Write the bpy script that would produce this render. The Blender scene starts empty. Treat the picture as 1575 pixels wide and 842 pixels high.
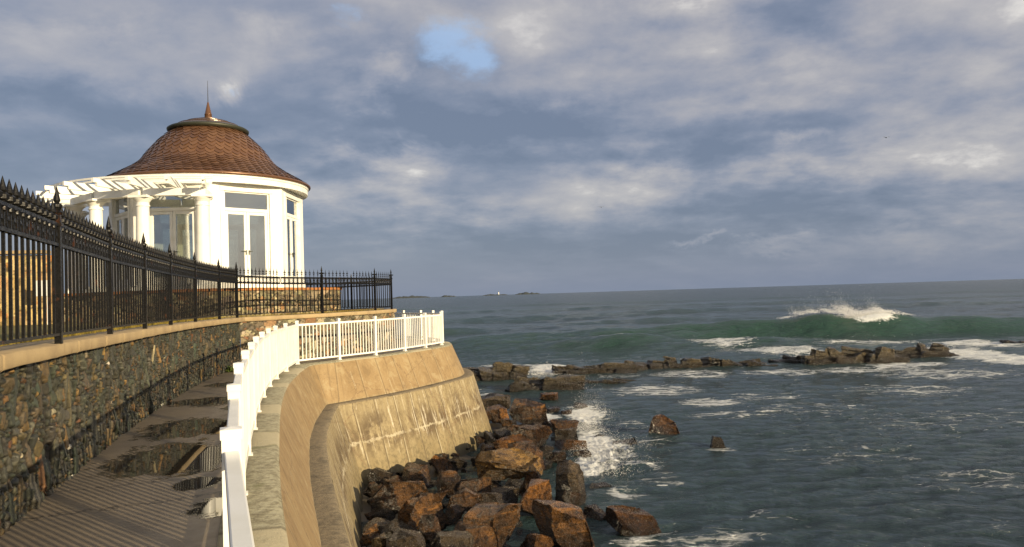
import bpy, bmesh, math, random
import numpy as np
from mathutils import Vector, Matrix, noise as mnoise

random.seed(7)
RNG = np.random.default_rng(7)
C = bpy.context.scene.collection
EYE = 1.69          # camera height above the walkway (walkway is z = 0)
SEA = -3.2
PI = math.pi

# ------------------------------------------------------------------ helpers
class MB:
    """collects vertices and faces for one mesh"""
    def __init__(self):
        self.v = []; self.f = []
    def add(self, vs, fs):
        n = len(self.v)
        self.v.extend([tuple(p) for p in vs])
        self.f.extend([tuple(i + n for i in q) for q in fs])
        return self
    def box(self, c, s, rz=0.0):
        cx, cy, cz = c; hx, hy, hz = s[0]/2, s[1]/2, s[2]/2
        cr, sr = math.cos(rz), math.sin(rz)
        vs = []
        for z in (-hz, hz):
            for x, y in ((-hx, -hy), (hx, -hy), (hx, hy), (-hx, hy)):
                vs.append((cx + x*cr - y*sr, cy + x*sr + y*cr, cz + z))
        return self.add(vs, [(3,2,1,0),(4,5,6,7),(0,1,5,4),(1,2,6,5),(2,3,7,6),(3,0,4,7)])
    def beam(self, p0, p1, w, h):
        """box from p0 to p1 (centre line), width w horizontally, height h"""
        p0 = Vector(p0); p1 = Vector(p1); d = (p1-p0).normalized()
        side = Vector((d.y, -d.x, 0)).normalized() * (w/2)
        up = side.cross(d).normalized() * (h/2)
        vs = []
        for p in (p0, p1):
            vs += [p - side - up, p + side - up, p + side + up, p - side + up]
        return self.add(vs, [(0,1,2,3),(7,6,5,4),(0,4,5,1),(1,5,6,2),(2,6,7,3),(3,7,4,0)])
    def tube(self, p0, p1, r0, r1=None, n=8):
        r1 = r0 if r1 is None else r1
        p0 = Vector(p0); p1 = Vector(p1); d = (p1-p0).normalized()
        a = d.orthogonal().normalized(); b = d.cross(a)
        vs = []
        for p, r in ((p0, r0), (p1, r1)):
            for k in range(n):
                t = 2*PI*k/n
                vs.append(p + (a*math.cos(t) + b*math.sin(t))*r)
        fs = [(k, (k+1) % n, n+(k+1) % n, n+k) for k in range(n)]
        fs += [tuple(range(n))[::-1], tuple(range(n, 2*n))]
        return self.add(vs, fs)
    def lathe(self, c, prof, n=32, a0=0.0):
        cx, cy, cz = c; vs = []; fs = []
        for r, z in prof:
            for k in range(n):
                t = a0 + 2*PI*k/n
                vs.append((cx + r*math.cos(t), cy + r*math.sin(t), cz + z))
        for i in range(len(prof)-1):
            for k in range(n):
                k2 = (k+1) % n
                fs.append((i*n+k, i*n+k2, (i+1)*n+k2, (i+1)*n+k))
        return self.add(vs, fs)
    def ring(self, c, r, t, axis, n=12, m=5):
        """torus of radius r, thickness t, standing in the plane spanned by axis (horizontal unit) and z"""
        c = Vector(c); ax = Vector(axis).normalized(); up = Vector((0,0,1)); nn = ax.cross(up)
        vs = []; fs = []
        for i in range(n):
            a = 2*PI*i/n; rad = ax*math.cos(a) + up*math.sin(a)
            for j in range(m):
                b = 2*PI*j/m
                vs.append(c + rad*(r + t*math.cos(b)) + nn*(t*math.sin(b)))
        for i in range(n):
            for j in range(m):
                fs.append((i*m+j, ((i+1)%n)*m+j, ((i+1)%n)*m+(j+1)%m, i*m+(j+1)%m))
        return self.add(vs, fs)

def raw(name, verts, faces, mat, smooth=False):
    me = bpy.data.meshes.new(name)
    me.from_pydata([tuple(map(float, p)) for p in verts] if not isinstance(verts, np.ndarray) else verts.tolist(), [], faces)
    me.materials.append(mat)
    if smooth:
        me.polygons.foreach_set('use_smooth', [True]*len(me.polygons))
    o = bpy.data.objects.new(name, me); C.objects.link(o)
    return o

def grid_mesh(name, P, mat, smooth=True, closed_u=False, uv=None, attrs=None, flip=False):
    """P: (n, m, 3) array of points -> quad grid mesh, fast"""
    n, m = P.shape[:2]
    idx = np.arange(n*m).reshape(n, m)
    if closed_u:
        idx = np.concatenate([idx, idx[:1]], axis=0)
    a = idx[:-1, :-1]; b = idx[1:, :-1]; c = idx[1:, 1:]; d = idx[:-1, 1:]
    q = np.stack([a, b, c, d] if not flip else [a, d, c, b], axis=-1).reshape(-1, 4)
    me = bpy.data.meshes.new(name)
    me.vertices.add(n*m); me.vertices.foreach_set('co', P.reshape(-1).astype(np.float32))
    nf = len(q)
    me.loops.add(nf*4); me.loops.foreach_set('vertex_index', q.reshape(-1).astype(np.int32))
    me.polygons.add(nf)
    me.polygons.foreach_set('loop_start', np.arange(0, nf*4, 4, dtype=np.int32))
    if smooth:
        me.polygons.foreach_set('use_smooth', np.ones(nf, dtype=bool))
    if uv is not None:
        ul = me.uv_layers.new(name='UVMap')
        ul.data.foreach_set('uv', uv.reshape(-1, 2)[q.reshape(-1)].reshape(-1).astype(np.float32))
    for k, arr in (attrs or {}).items():
        if arr.ndim == 3:
            at = me.attributes.new(k, 'FLOAT_COLOR', 'POINT')
            col = np.ones((n*m, 4), np.float32); col[:, :3] = arr.reshape(-1, 3)
            at.data.foreach_set('color', col.reshape(-1))
        else:
            at = me.attributes.new(k, 'FLOAT', 'POINT')
            at.data.foreach_set('value', arr.reshape(-1).astype(np.float32))
    me.update(calc_edges=True)
    me.validate()
    me.materials.append(mat)
    o = bpy.data.objects.new(name, me); C.objects.link(o)
    return o

def tag(o, label=None, cat=None, group=None, kind=None):
    if label: o['label'] = label
    if cat: o['category'] = cat
    if group: o['group'] = group
    if kind: o['kind'] = kind
    return o

def thing(name, loc, label, cat, group=None):
    o = bpy.data.objects.new(name, None); C.objects.link(o)
    o.location = loc; o.empty_display_size = .2
    return tag(o, label, cat, group)

def origin_of(o):
    p = Vector((0, 0, 0))
    while o is not None:
        p += o.location; o = o.parent
    return p

def adopt(o, parent):
    """parent a mesh whose vertices are in world coordinates"""
    off = origin_of(parent)
    o.data.transform(Matrix.Translation(-off))
    o.parent = parent
    return o

def part(name, mb, mat, parent, smooth=False):
    o = raw(name, mb.v, mb.f, mat, smooth)
    return adopt(o, parent)

def copy_part(src_mesh, name, parent, loc, rz=0.0, scale=None):
    o = bpy.data.objects.new(name, src_mesh); C.objects.link(o)
    o.parent = parent
    o.location = Vector(loc) - origin_of(parent)
    o.rotation_euler = (0, 0, rz)
    if scale: o.scale = scale
    return o

def proto(name, mb, mat, smooth=False):
    me = bpy.data.meshes.new(name)
    me.from_pydata([tuple(p) for p in mb.v], [], mb.f); me.materials.append(mat)
    if smooth: me.polygons.foreach_set('use_smooth', [True]*len(me.polygons))
    return me

def bevel(o, w=.01, seg=2):
    m = o.modifiers.new('bevel', 'BEVEL'); m.width = w; m.segments = seg; m.limit_method = 'ANGLE'
    return o

# numpy value noise -------------------------------------------------------
_perm = RNG.random((512, 512)).astype(np.float32)
def vnoise(x, y, seed=0):
    x = np.asarray(x, dtype=np.float64) + seed*17.31; y = np.asarray(y, dtype=np.float64) + seed*9.77
    xi = np.floor(x).astype(np.int64); yi = np.floor(y).astype(np.int64)
    fx = x - xi; fy = y - yi
    fx = fx*fx*(3-2*fx); fy = fy*fy*(3-2*fy)
    g = lambda a, b: _perm[a % 512, b % 512]
    return ((g(xi, yi)*(1-fx) + g(xi+1, yi)*fx)*(1-fy) + (g(xi, yi+1)*(1-fx) + g(xi+1, yi+1)*fx)*fy)*2-1
def fbm(x, y, o=4, seed=0):
    s = 0; a = .5; f = 1.0
    for k in range(o):
        s = s + a*vnoise(x*f, y*f, seed + k*3); a *= .5; f *= 2.03
    return s
def sstep(a, b, x):
    t = np.clip((x-a)/(b-a), 0, 1); return t*t*(3-2*t)

# polylines ----------------------------------------------------------------
def chaikin(P, it=2):
    P = np.asarray(P, float)
    for _ in range(it):
        Q = [P[0]]
        for i in range(len(P)-1):
            Q.append(P[i]*.75 + P[i+1]*.25); Q.append(P[i]*.25 + P[i+1]*.75)
        Q.append(P[-1]); P = np.array(Q)
    return P
def offset(P, d):
    P = np.asarray(P, float)
    T = np.diff(P, axis=0); T /= np.linalg.norm(T, axis=1)[:, None]
    N = np.stack([T[:, 1], -T[:, 0]], 1)
    out = []
    for i in range(len(P)):
        if i == 0: m = N[0]
        elif i == len(P)-1: m = N[-1]
        else:
            b = N[i-1] + N[i]; b /= np.linalg.norm(b)
            m = b/max(.5, float(b @ N[i]))
        out.append(P[i] + m*d)
    return np.array(out)
def arclen(P):
    return np.concatenate([[0], np.cumsum(np.linalg.norm(np.diff(P, axis=0), axis=1))])
def resample(P, step):
    s = arclen(P); n = max(2, int(round(s[-1]/step))+1)
    t = np.linspace(0, s[-1], n)
    return np.stack([np.interp(t, s, P[:, k]) for k in range(P.shape[1])], 1), t

# materials ----------------------------------------------------------------
class NT:
    def __init__(self, name):
        self.m = bpy.data.materials.new(name); self.m.use_nodes = True
        self.t = self.m.node_tree; self.n = self.t.nodes; self.l = self.t.links
        self.bsdf = self.n.get('Principled BSDF'); self.out = self.n.get('Material Output')
    def node(self, typ, **kw):
        x = self.n.new(typ)
        for k, v in kw.items():
            setattr(x, k, v)
        return x
    def link(self, a, b): self.l.new(a, b)
    def val(self, sock, v):
        if hasattr(v, 'is_linked') or isinstance(v, bpy.types.NodeSocket): self.l.new(v, sock)
        else: sock.default_value = v
    def math(self, op, a, b=0.0, c=None, clamp=False):
        x = self.node('ShaderNodeMath', operation=op, use_clamp=clamp)
        self.val(x.inputs[0], a); self.val(x.inputs[1], b)
        if c is not None: self.val(x.inputs[2], c)
        return x.outputs[0]
    def noise(self, vec, scale, detail=4, rough=.55, dist=0.0, color=False):
        x = self.node('ShaderNodeTexNoise')
        if vec is not None: self.l.new(vec, x.inputs['Vector'])
        x.inputs['Scale'].default_value = scale; x.inputs['Detail'].default_value = detail
        x.inputs['Roughness'].default_value = rough; x.inputs['Distortion'].default_value = dist
        return x.outputs['Color' if color else 'Fac']
    def voro(self, vec, scale, feature='F1', out='Distance', rand=1.0):
        x = self.node('ShaderNodeTexVoronoi', feature=feature)
        if vec is not None: self.l.new(vec, x.inputs['Vector'])
        x.inputs['Scale'].default_value = scale; x.inputs['Randomness'].default_value = rand
        return x.outputs[out]
    def ramp(self, fac, stops, interp='LINEAR'):
        x = self.node('ShaderNodeValToRGB'); r = x.color_ramp; r.interpolation = interp
        while len(r.elements) < len(stops): r.elements.new(.5)
        for e, (p, c) in zip(r.elements, stops):
            e.position = p; e.color = (c, c, c, 1) if not isinstance(c, (tuple, list)) else (*c, 1)
        self.l.new(fac, x.inputs[0]); return x.outputs[0]
    def remap(self, v, a, b, c=0.0, d=1.0, smooth=True):
        x = self.node('ShaderNodeMapRange', interpolation_type='SMOOTHSTEP' if smooth else 'LINEAR')
        self.val(x.inputs[0], v); x.inputs[1].default_value = a; x.inputs[2].default_value = b
        x.inputs[3].default_value = c; x.inputs[4].default_value = d
        return x.outputs[0]
    def mix(self, f, a, b, blend='MIX'):
        x = self.node('ShaderNodeMix', data_type='RGBA', blend_type=blend)
        self.val(x.inputs[0], f)
        for s, v in ((x.inputs[6], a), (x.inputs[7], b)):
            if isinstance(v, (tuple, list)): s.default_value = (*v[:3], 1)
            else: self.l.new(v, s)
        return x.outputs[2]
    def coords(self, kind='Object'):
        return self.node('ShaderNodeTexCoord').outputs[kind]
    def map(self, vec, scale=(1,1,1), loc=(0,0,0), rot=(0,0,0)):
        x = self.node('ShaderNodeMapping'); self.l.new(vec, x.inputs[0])
        x.inputs['Scale'].default_value = scale; x.inputs['Location'].default_value = loc; x.inputs['Rotation'].default_value = rot
        return x.outputs[0]
    def attr(self, name, out='Fac'):
        x = self.node('ShaderNodeAttribute'); x.attribute_name = name
        return x.outputs[out]
    def sep(self, vec):
        x = self.node('ShaderNodeSeparateXYZ'); self.l.new(vec, x.inputs[0]); return x.outputs
    def bump(self, h, strength=.3, dist=.02, normal=None):
        x = self.node('ShaderNodeBump'); self.l.new(h, x.inputs['Height'])
        x.inputs['Strength'].default_value = strength; x.inputs['Distance'].default_value = dist
        if normal is not None: self.l.new(normal, x.inputs['Normal'])
        return x.outputs[0]
    def set(self, color=None, rough=None, normal=None, metal=None, spec=None):
        b = self.bsdf
        if color is not None:
            if isinstance(color, (tuple, list)): b.inputs['Base Color'].default_value = (*color[:3], 1)
            else: self.l.new(color, b.inputs['Base Color'])
        if rough is not None: self.val(b.inputs['Roughness'], rough)
        if normal is not None: self.l.new(normal, b.inputs['Normal'])
        if metal is not None: self.val(b.inputs['Metallic'], metal)
        if spec is not None: self.val(b.inputs['Specular IOR Level'], spec)
        return self.m

def geo_pos(t):
    return t.node('ShaderNodeNewGeometry').outputs['Position']

def mat_white():
    t = NT('white_paint'); p = geo_pos(t)
    n = t.noise(p, 3.0, 5); n2 = t.noise(p, 40, 3)
    c = t.mix(t.remap(n, .35, .75), (.80, .80, .76), (.72, .71, .64))
    return t.set(c, t.remap(n, .3, .7, .35, .55), t.bump(n2, .05, .004))
def mat_cream():
    t = NT('cream_trim'); p = geo_pos(t); n = t.noise(p, 2.0, 4)
    return t.set(t.mix(n, (.78, .75, .66), (.72, .69, .6)), .5)
def mat_iron():
    t = NT('black_iron'); p = geo_pos(t)
    n = t.noise(p, 5.0, 6, .65); n2 = t.noise(p, 60, 4)
    rust = t.remap(n, .60, .72, 0, .8)
    c = t.mix(rust, (.006, .0058, .0055), (.06, .022, .009))
    return t.set(c, t.remap(n2, .3, .7, .25, .55), t.bump(n2, .35, .004), spec=.22)
def mat_coping():
    t = NT('tan_coping_stone'); p = geo_pos(t)
    n = t.noise(p, 2.2, 6, .6); n2 = t.noise(p, 70, 3); n3 = t.noise(t.map(p, (5, 5, .6)), 2.2, 4)
    c = t.mix(t.remap(n, .3, .7), (.30, .22, .12), (.40, .30, .16))
    c = t.mix(t.remap(n3, .66, .74, 0, .75), c, (.13, .045, .018))
    c = t.mix(t.remap(n2, .55, .75, 0, .35), c, (.17, .13, .08))
    return t.set(c, .8, t.bump(n2, .4, .006))
def mat_stone(name, wet=.55):
    t = NT(name); p = geo_pos(t)
    col = t.attr('stone', 'Color')
    n = t.noise(p, 22, 5, .6); n2 = t.noise(p, 95, 3)
    gr = t.noise(t.map(p, (30, 30, 6)), 2.5, 4)
    c = t.mix(t.remap(n, .3, .7), t.mix(1.0, col, (.62, .62, .6), 'MULTIPLY'), t.mix(1.0, col, (1.25, 1.2, 1.1), 'MULTIPLY'))
    h = t.math('ADD', t.math('ADD', n, t.math('MULTIPLY', n2, .4)), t.math('MULTIPLY', gr, .5))
    return t.set(c, t.remap(n, .3, .7, wet-.15, wet+.2), t.bump(h, .55, .012))
def mat_concrete():
    t = NT('weathered_concrete'); uv = t.coords('UV'); p = geo_pos(t)
    s = t.sep(uv); z = t.sep(p)[2]
    n = t.noise(p, 1.1, 6, .62); n2 = t.noise(p, 9, 6, .65); n3 = t.noise(p, 60, 3)
    board = t.map(uv, (2.4, .10, 1))                      # vertical streaks
    st = t.noise(board, 2.0, 4, .6)
    st2 = t.noise(t.map(uv, (5.5, .42, 1), (3.1, .4, 0)), 2.0, 8, .68, .35)
    up = t.mix(t.remap(n, .3, .72), (.30, .212, .103), (.225, .152, .072))
    up = t.mix(t.remap(n2, .5, .72, 0, .45), up, (.24, .165, .085))
    up = t.mix(t.remap(st2, .60, .66, 0, .55), up, (.42, .36, .24))
    drip = t.noise(t.map(uv, (3.2, .20, 1), (9, 3, 0)), 1.6, 7, .7)
    up = t.mix(t.math('MULTIPLY', t.remap(drip, .55, .66), .55), up, (.13, .085, .042))
    speck = t.noise(p, 34, 4, .7)
    up = t.mix(t.remap(speck, .60, .70, 0, .6), up, (.10, .065, .03))
    blot = t.noise(p, 2.7, 7, .7, .6)
    up = t.mix(t.remap(blot, .52, .64, 0, .5), up, (.36, .29, .165))
    up = t.mix(t.remap(blot, .47, .36, 0, .45), up, (.155, .105, .05))
    lo = t.mix(t.remap(st, .35, .65), (.30, .242, .135), (.215, .168, .09))
    # white efflorescence runs and dark algae patches around the lower third
    wob = t.math('ADD', z, t.math('MULTIPLY', t.math('SUBTRACT', n, .5), 1.1))
    band = t.math('MULTIPLY', t.remap(wob, -2.5, -2.05), t.remap(wob, -1.25, -1.75))
    dk = t.math('MULTIPLY', band, t.remap(t.noise(t.map(uv, (1.1, .8, 1)), 1.3, 8, .74, .4), .42, .56))
    wh = t.math('MULTIPLY', t.remap(wob, -2.75, -2.2), t.remap(st2, .56, .62))
    lo = t.mix(t.math('MULTIPLY', dk, .85), lo, (.070, .044, .020))
    lo = t.mix(t.math('MULTIPLY', wh, .75), lo, (.52, .47, .36))
    lo = t.mix(t.remap(n2, .48, .66, 0, .55), lo, (.13, .095, .048))
    lo = t.mix(t.remap(wob, -2.15, -2.7, 0, .6), lo, t.mix(t.remap(n2, .4, .6), (.21, .16, .075), (.12, .095, .045)))
    lo = t.mix(t.remap(z, -2.75, -3.1, 0, .85), lo, (.06, .05, .025))
    c = t.mix(t.remap(z, -.93, -1.06), up, lo)
    # hairline cracks and rust
    ck = t.voro(t.map(p, (.55, .55, .9)), 1.0, 'DISTANCE_TO_EDGE')
    ckw = t.math('ADD', ck, t.math('MULTIPLY', t.math('SUBTRACT', n2, .5), .16))
    line = t.remap(t.math('ABSOLUTE', ckw), .010, .0, 0, .8)
    c = t.mix(line, c, (.15, .095, .05))
    rust = t.math('MULTIPLY', t.remap(t.noise(t.map(uv, (1.4, .16, 1), (7, 2, 0)), 1.2, 5, .6), .66, .72), .8)
    c = t.mix(rust, c, (.40, .17, .035))
    # joints between form boards: narrow vertical grooves
    wv = t.math('FRACT', t.math('MULTIPLY', s[0], 1.35))
    groove = t.remap(t.math('ABSOLUTE', t.math('SUBTRACT', wv, .5)), .034, .008, 0, 1)
    groove = t.math('MULTIPLY', groove, t.math('MULTIPLY', t.remap(z, -.95, -1.05, .7, 1), t.remap(n2, .30, .48, .25, 1)))
    wedge = t.math('MULTIPLY', t.remap(t.math('ABSOLUTE', t.math('SUBTRACT', wv, .555)), .04, .01, 0, 1), t.math('MULTIPLY', t.remap(z, -.95, -1.05, .3, 1), t.remap(n, .42, .6)))
    c = t.mix(t.math('MULTIPLY', wedge, .6), c, (.47, .42, .30))
    c = t.mix(t.math('MULTIPLY', groove, .75), c, (.085, .06, .03))
    pour = t.math('ADD', t.math('ADD', z, 2.02), t.math('MULTIPLY', t.math('SUBTRACT', n2, .5), .30))
    c = t.mix(t.math('MULTIPLY', t.remap(t.math('ABSOLUTE', pour), .05, .01, 0, .7), t.remap(n, .40, .55)), c, (.47, .42, .30))
    h = t.math('ADD', t.math('ADD', t.math('MULTIPLY', n2, .6), t.math('MULTIPLY', n3, .25)), t.math('MULTIPLY', st, .9))
    h = t.math('SUBTRACT', h, t.math('MULTIPLY', groove, .5))
    pit = t.remap(t.voro(p, 16, 'F1'), .10, .04, 0, 1)
    h = t.math('SUBTRACT', h, t.math('MULTIPLY', pit, .3))
    return t.set(c, t.remap(n, .3, .7, .6, .85), t.bump(h, .6, .02))
def mat_ledge():
    t = NT('mossy_concrete'); uv = t.coords('UV'); p = geo_pos(t); s = t.sep(uv)
    n = t.noise(p, 1.8, 6, .65); n2 = t.noise(p, 14, 6, .7); n3 = t.noise(p, 70, 3)
    c = t.mix(t.remap(n2, .35, .68), (.40, .37, .25), (.19, .165, .10))
    slab = t.math('FRACT', t.math('ADD', t.math('MULTIPLY', s[0], .31), t.math('MULTIPLY', t.noise(t.map(uv, (.16, 0, 0)), 1.0, 1), 1.6)))
    new = t.math('MULTIPLY', t.remap(slab, .12, .13), t.remap(slab, .48, .47))
    c = t.mix(t.math('MULTIPLY', new, t.remap(n, .25, .4, .3, .8)), c, (.46, .40, .26))
    c = t.mix(t.remap(n, .58, .7, 0, .7), c, (.17, .17, .07))
    joint = t.remap(t.math('ABSOLUTE', t.math('SUBTRACT', slab, .47)), .012, 0, 0, 1)
    c = t.mix(t.math('MULTIPLY', joint, .7), c, (.08, .07, .04))
    h = t.math('ADD', n2, t.math('MULTIPLY', n3, .4))
    return t.set(c, .85, t.bump(h, .7, .02))
def mat_ledge2():
    t = NT('gritty_concrete'); p = geo_pos(t)
    n = t.noise(p, 1.6, 6, .65); n2 = t.noise(p, 11, 6, .7); n3 = t.noise(p, 60, 3)
    c = t.mix(t.remap(n2, .35, .68), (.27, .215, .13), (.15, .12, .075))
    c = t.mix(t.remap(n, .52, .66, 0, .7), c, (.085, .07, .045))
    return t.set(c, .85, t.bump(t.math('ADD', n2, t.math('MULTIPLY', n3, .4)), .8, .02))
def mat_asphalt():
    t = NT('wet_asphalt'); p = geo_pos(t)
    n = t.noise(p, .9, 6, .65); n2 = t.noise(p, 140, 2, .6); n3 = t.noise(p, 12, 5, .6)
    pud = t.attr('puddle')
    edge = t.math('ADD', pud, t.math('MULTIPLY', t.math('SUBTRACT', t.noise(p, 4.5, 6, .7), .5), .9))
    w = t.remap(edge, .46, .60)
    c = t.mix(t.remap(n, .3, .7), (.25, .20, .14), (.16, .130, .094))
    c = t.mix(t.remap(n2, .55, .75, 0, .5), c, (.27, .215, .15))
    ck = t.voro(t.map(p, (.33, .33, .33), (2.3, .4, 0)), 1.0, 'DISTANCE_TO_EDGE')
    ckw = t.math('ADD', ck, t.math('MULTIPLY', t.math('SUBTRACT', n3, .5), .08))
    c = t.mix(t.remap(t.math('ABSOLUTE', ckw), .006, 0, 0, .8), c, (.012, .011, .010))
    c = t.mix(w, c, (.035, .030, .022))
    rough = t.math('ADD', t.math('MULTIPLY', t.math('SUBTRACT', 1.0, w), t.remap(n, .35, .65, .34, .6)), t.math('MULTIPLY', w, .015))
    b = t.node('ShaderNodeBump'); t.link(t.math('ADD', n2, n3), b.inputs['Height'])
    t.val(b.inputs['Strength'], t.math('MULTIPLY', t.math('SUBTRACT', 1.0, w), .45)); b.inputs['Distance'].default_value = .008
    return t.set(c, rough, b.outputs[0])
def mat_lawn():
    t = NT('dry_lawn'); p = geo_pos(t); n = t.noise(p, .8, 6); n2 = t.noise(p, 30, 4, .7)
    c = t.mix(t.remap(n, .35, .65), (.17, .13, .03), (.085, .095, .022))
    c = t.mix(t.remap(n2, .4, .7, 0, .6), c, (.24, .18, .05))
    return t.set(c, .9, t.bump(n2, 1.0, .04))
def mat_rock(name, hue):
    t = NT(name); oc = t.coords('Object'); p = geo_pos(t)
    r = t.node('ShaderNodeObjectInfo').outputs['Random']
    sh = t.node('ShaderNodeVectorMath', operation='SCALE'); 
    cb = t.node('ShaderNodeCombineXYZ'); t.val(cb.inputs[0], r); t.val(cb.inputs[1], t.math('MULTIPLY', r, 3.7)); t.val(cb.inputs[2], t.math('MULTIPLY', r, 7.9))
    t.link(cb.outputs[0], sh.inputs[0]); sh.inputs['Scale'].default_value = 25
    ad = t.node('ShaderNodeVectorMath', operation='ADD'); t.link(oc, ad.inputs[0]); t.link(sh.outputs[0], ad.inputs[1]); v = ad.outputs[0]
    n = t.noise(v, 1.3, 6, .65, .6); n2 = t.noise(v, 9, 6, .68); n3 = t.noise(v, 38, 4, .6)
    st = t.noise(t.map(v, (1, 1, 5), (0,0,0), (.5, .35, 0)), 2.2, 5, .6)
    A, B, D = hue
    c = t.mix(t.remap(n, .32, .66), A, B)
    c = t.mix(t.remap(st, .5, .66, 0, .75), c, D)
    c = t.mix(t.remap(n2, .47, .62, 0, .82), c, tuple(x*.32 for x in A))
    k = t.math('ADD', t.math('MULTIPLY', r, .8), .65)
    kk = t.node('ShaderNodeCombineColor'); [t.val(kk.inputs[i], k) for i in range(3)]
    c = t.mix(1.0, c, kk.outputs[0], 'MULTIPLY')
    wet = t.remap(t.sep(p)[2], SEA + .75, SEA + .12)
    c = t.mix(t.math('MULTIPLY', wet, .8), c, (.016, .013, .010))
    rough = t.math('SUBTRACT', t.remap(n3, .35, .7, .16, .46), t.math('MULTIPLY', wet, .1))
    n4 = t.noise(v, 95, 3, .6)
    h = t.math('ADD', t.math('ADD', t.math('MULTIPLY', n2, 1.3), t.math('ADD', t.math('MULTIPLY', n3, .6), t.math('MULTIPLY', n4, .18))), t.math('MULTIPLY', st, 1.0))
    return t.set(c, rough, t.bump(h, 1.0, .13), spec=.8)
def mat_copper():
    t = NT('copper_shingles'); p = geo_pos(t); col = t.attr('tone')
    n = t.noise(p, 1.3, 5); n2 = t.noise(p, 14, 4)
    t0 = t.remap(col, -.9, 0.0, 1, 0)
    c = t.mix(col, (.135, .066, .034), (.20, .105, .055))
    c = t.mix(t0, c, (.075, .045, .028))
    c = t.mix(t.remap(n, .5, .72, 0, .45), c, (.12, .052, .028))
    c = t.mix(t.remap(n2, .6, .75, 0, .25), c, (.40, .22, .12))
    return t.set(c, t.remap(col, 0, 1, .30, .46), t.bump(n2, .1, .01), metal=.35)
def mat_plain(name, c, rough=.6, metal=0.0, bumpy=0.0, scale=20, var=.2):
    t = NT(name); p = geo_pos(t); n = t.noise(p, scale*.2, 5); n2 = t.noise(p, scale, 4)
    cc = t.mix(n, tuple(x*(1-var) for x in c), tuple(min(1, x*(1+var)) for x in c))
    return t.set(cc, rough, t.bump(n2, bumpy, .01) if bumpy else None, metal)
def mat_glass():
    t = NT('window_glass')
    g = t.node('ShaderNodeBsdfGlossy'); g.inputs['Roughness'].default_value = .01; g.inputs['Color'].default_value = (.95, .97, .97, 1)
    tr = t.node('ShaderNodeBsdfTransparent'); tr.inputs['Color'].default_value = (.80, .84, .78, 1)
    f = t.node('ShaderNodeFresnel'); f.inputs['IOR'].default_value = 1.9
    mx = t.node('ShaderNodeMixShader'); t.link(t.math('ADD', f.outputs[0], .26, clamp=True), mx.inputs[0]); t.link(tr.outputs[0], mx.inputs[1]); t.link(g.outputs[0], mx.inputs[2])
    t.link(mx.outputs[0], t.out.inputs['Surface']); return t.m
def mat_foam(name='white_foam', alpha=.85):
    t = NT(name); p = geo_pos(t); n = t.noise(p, 8, 4)
    t.set(t.mix(n, (.80, .80, .79), (.90, .90, .89)), .8)
    t.bsdf.inputs['Subsurface Weight'].default_value = 0.0
    t.bsdf.inputs['Alpha'].default_value = alpha
    return t.m
def mat_sea():
    t = NT('sea_water'); p = geo_pos(t)
    foam = t.attr('foam'); green = t.attr('green'); far = t.attr('far')
    pf = t.map(p, (.62, 1.6, .15))
    warp = t.noise(p, .7, 4, .6, color=True)
    wv = t.node('ShaderNodeVectorMath', operation='MULTIPLY_ADD'); t.link(warp, wv.inputs[0]); wv.inputs[1].default_value = (1.6, 1.6, 0); t.link(pf, wv.inputs[2])
    lace = t.voro(wv.outputs[0], .85, 'DISTANCE_TO_EDGE')
    lace2 = t.voro(wv.outputs[0], 2.6, 'DISTANCE_TO_EDGE')
    nb = t.noise(pf, .42, 6, .66, .4); nf = t.noise(pf, 3.2, 6, .72, .5)
    web = t.math('ADD', t.remap(lace, .16, 0, 0, .65), t.remap(lace2, .12, 0, 0, .35))
    field = t.math('ADD', t.math('MULTIPLY', web, .30), t.math('ADD', t.math('MULTIPLY', nb, .55), t.math('MULTIPLY', nf, .68)))
    thr = t.math('SUBTRACT', 1.25, t.math('MULTIPLY', foam, .95))
    f = t.math('MULTIPLY', t.remap(t.math('SUBTRACT', field, thr), -.10, .20), t.remap(t.noise(pf, 14, 4, .7), .25, .6, .55, 1.0))
    vf = t.node('ShaderNodeTexVoronoi', feature='F1'); t.link(t.map(p, (1.5, 3.2, .15)), vf.inputs['Vector']); vf.inputs['Scale'].default_value = .75
    vr = t.sep(vf.outputs['Color'])
    sz = t.math('MULTIPLY', t.remap(vr[0], .62, 1.0, 0, .26, False), t.remap(foam, .18, .45))
    fl = t.remap(t.math('SUBTRACT', t.math('ADD', vf.outputs['Distance'], t.math('MULTIPLY', t.math('SUBTRACT', t.noise(p, 9, 3), .5), .25)), sz), .0, -.05)
    f = t.math('MAXIMUM', f, t.math('MULTIPLY', fl, .8))
    # water body colour: teal, turbid green near reef; light through wave faces painted in
    nn = t.noise(p, .09, 4)
    body = t.mix(t.remap(nn, .3, .7), (.019, .036, .038), (.025, .047, .047))
    body = t.mix(green, body, (.020, .054, .037))
    c = t.mix(f, body, (.74, .76, .75))
    rough = t.math('ADD', t.math('MULTIPLY', f, .8), t.math('ADD', .09, t.math('MULTIPLY', far, .14)))
    b1 = t.noise(t.map(p, (1, 1.9, 1)), 1.1, 6, .62, .5)
    b2 = t.noise(t.map(p, (1, 1.7, 1)), 5.0, 6, .66, .3)
    bb = t.noise(t.map(p, (.10, .28, 1)), 1.0, 6, .6)
    h = t.math('ADD', t.math('ADD', t.math('MULTIPLY', b1, 1.0), t.math('MULTIPLY', b2, .34)), t.math('MULTIPLY', t.math('MULTIPLY', bb, 6.0), far))
    h = t.math('ADD', h, t.math('MULTIPLY', f, .18))
    nrm = t.bump(h, .9, .30)
    t.set(c, rough, nrm)
    t.bsdf.inputs['IOR'].default_value = 1.33
    return t.m

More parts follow.
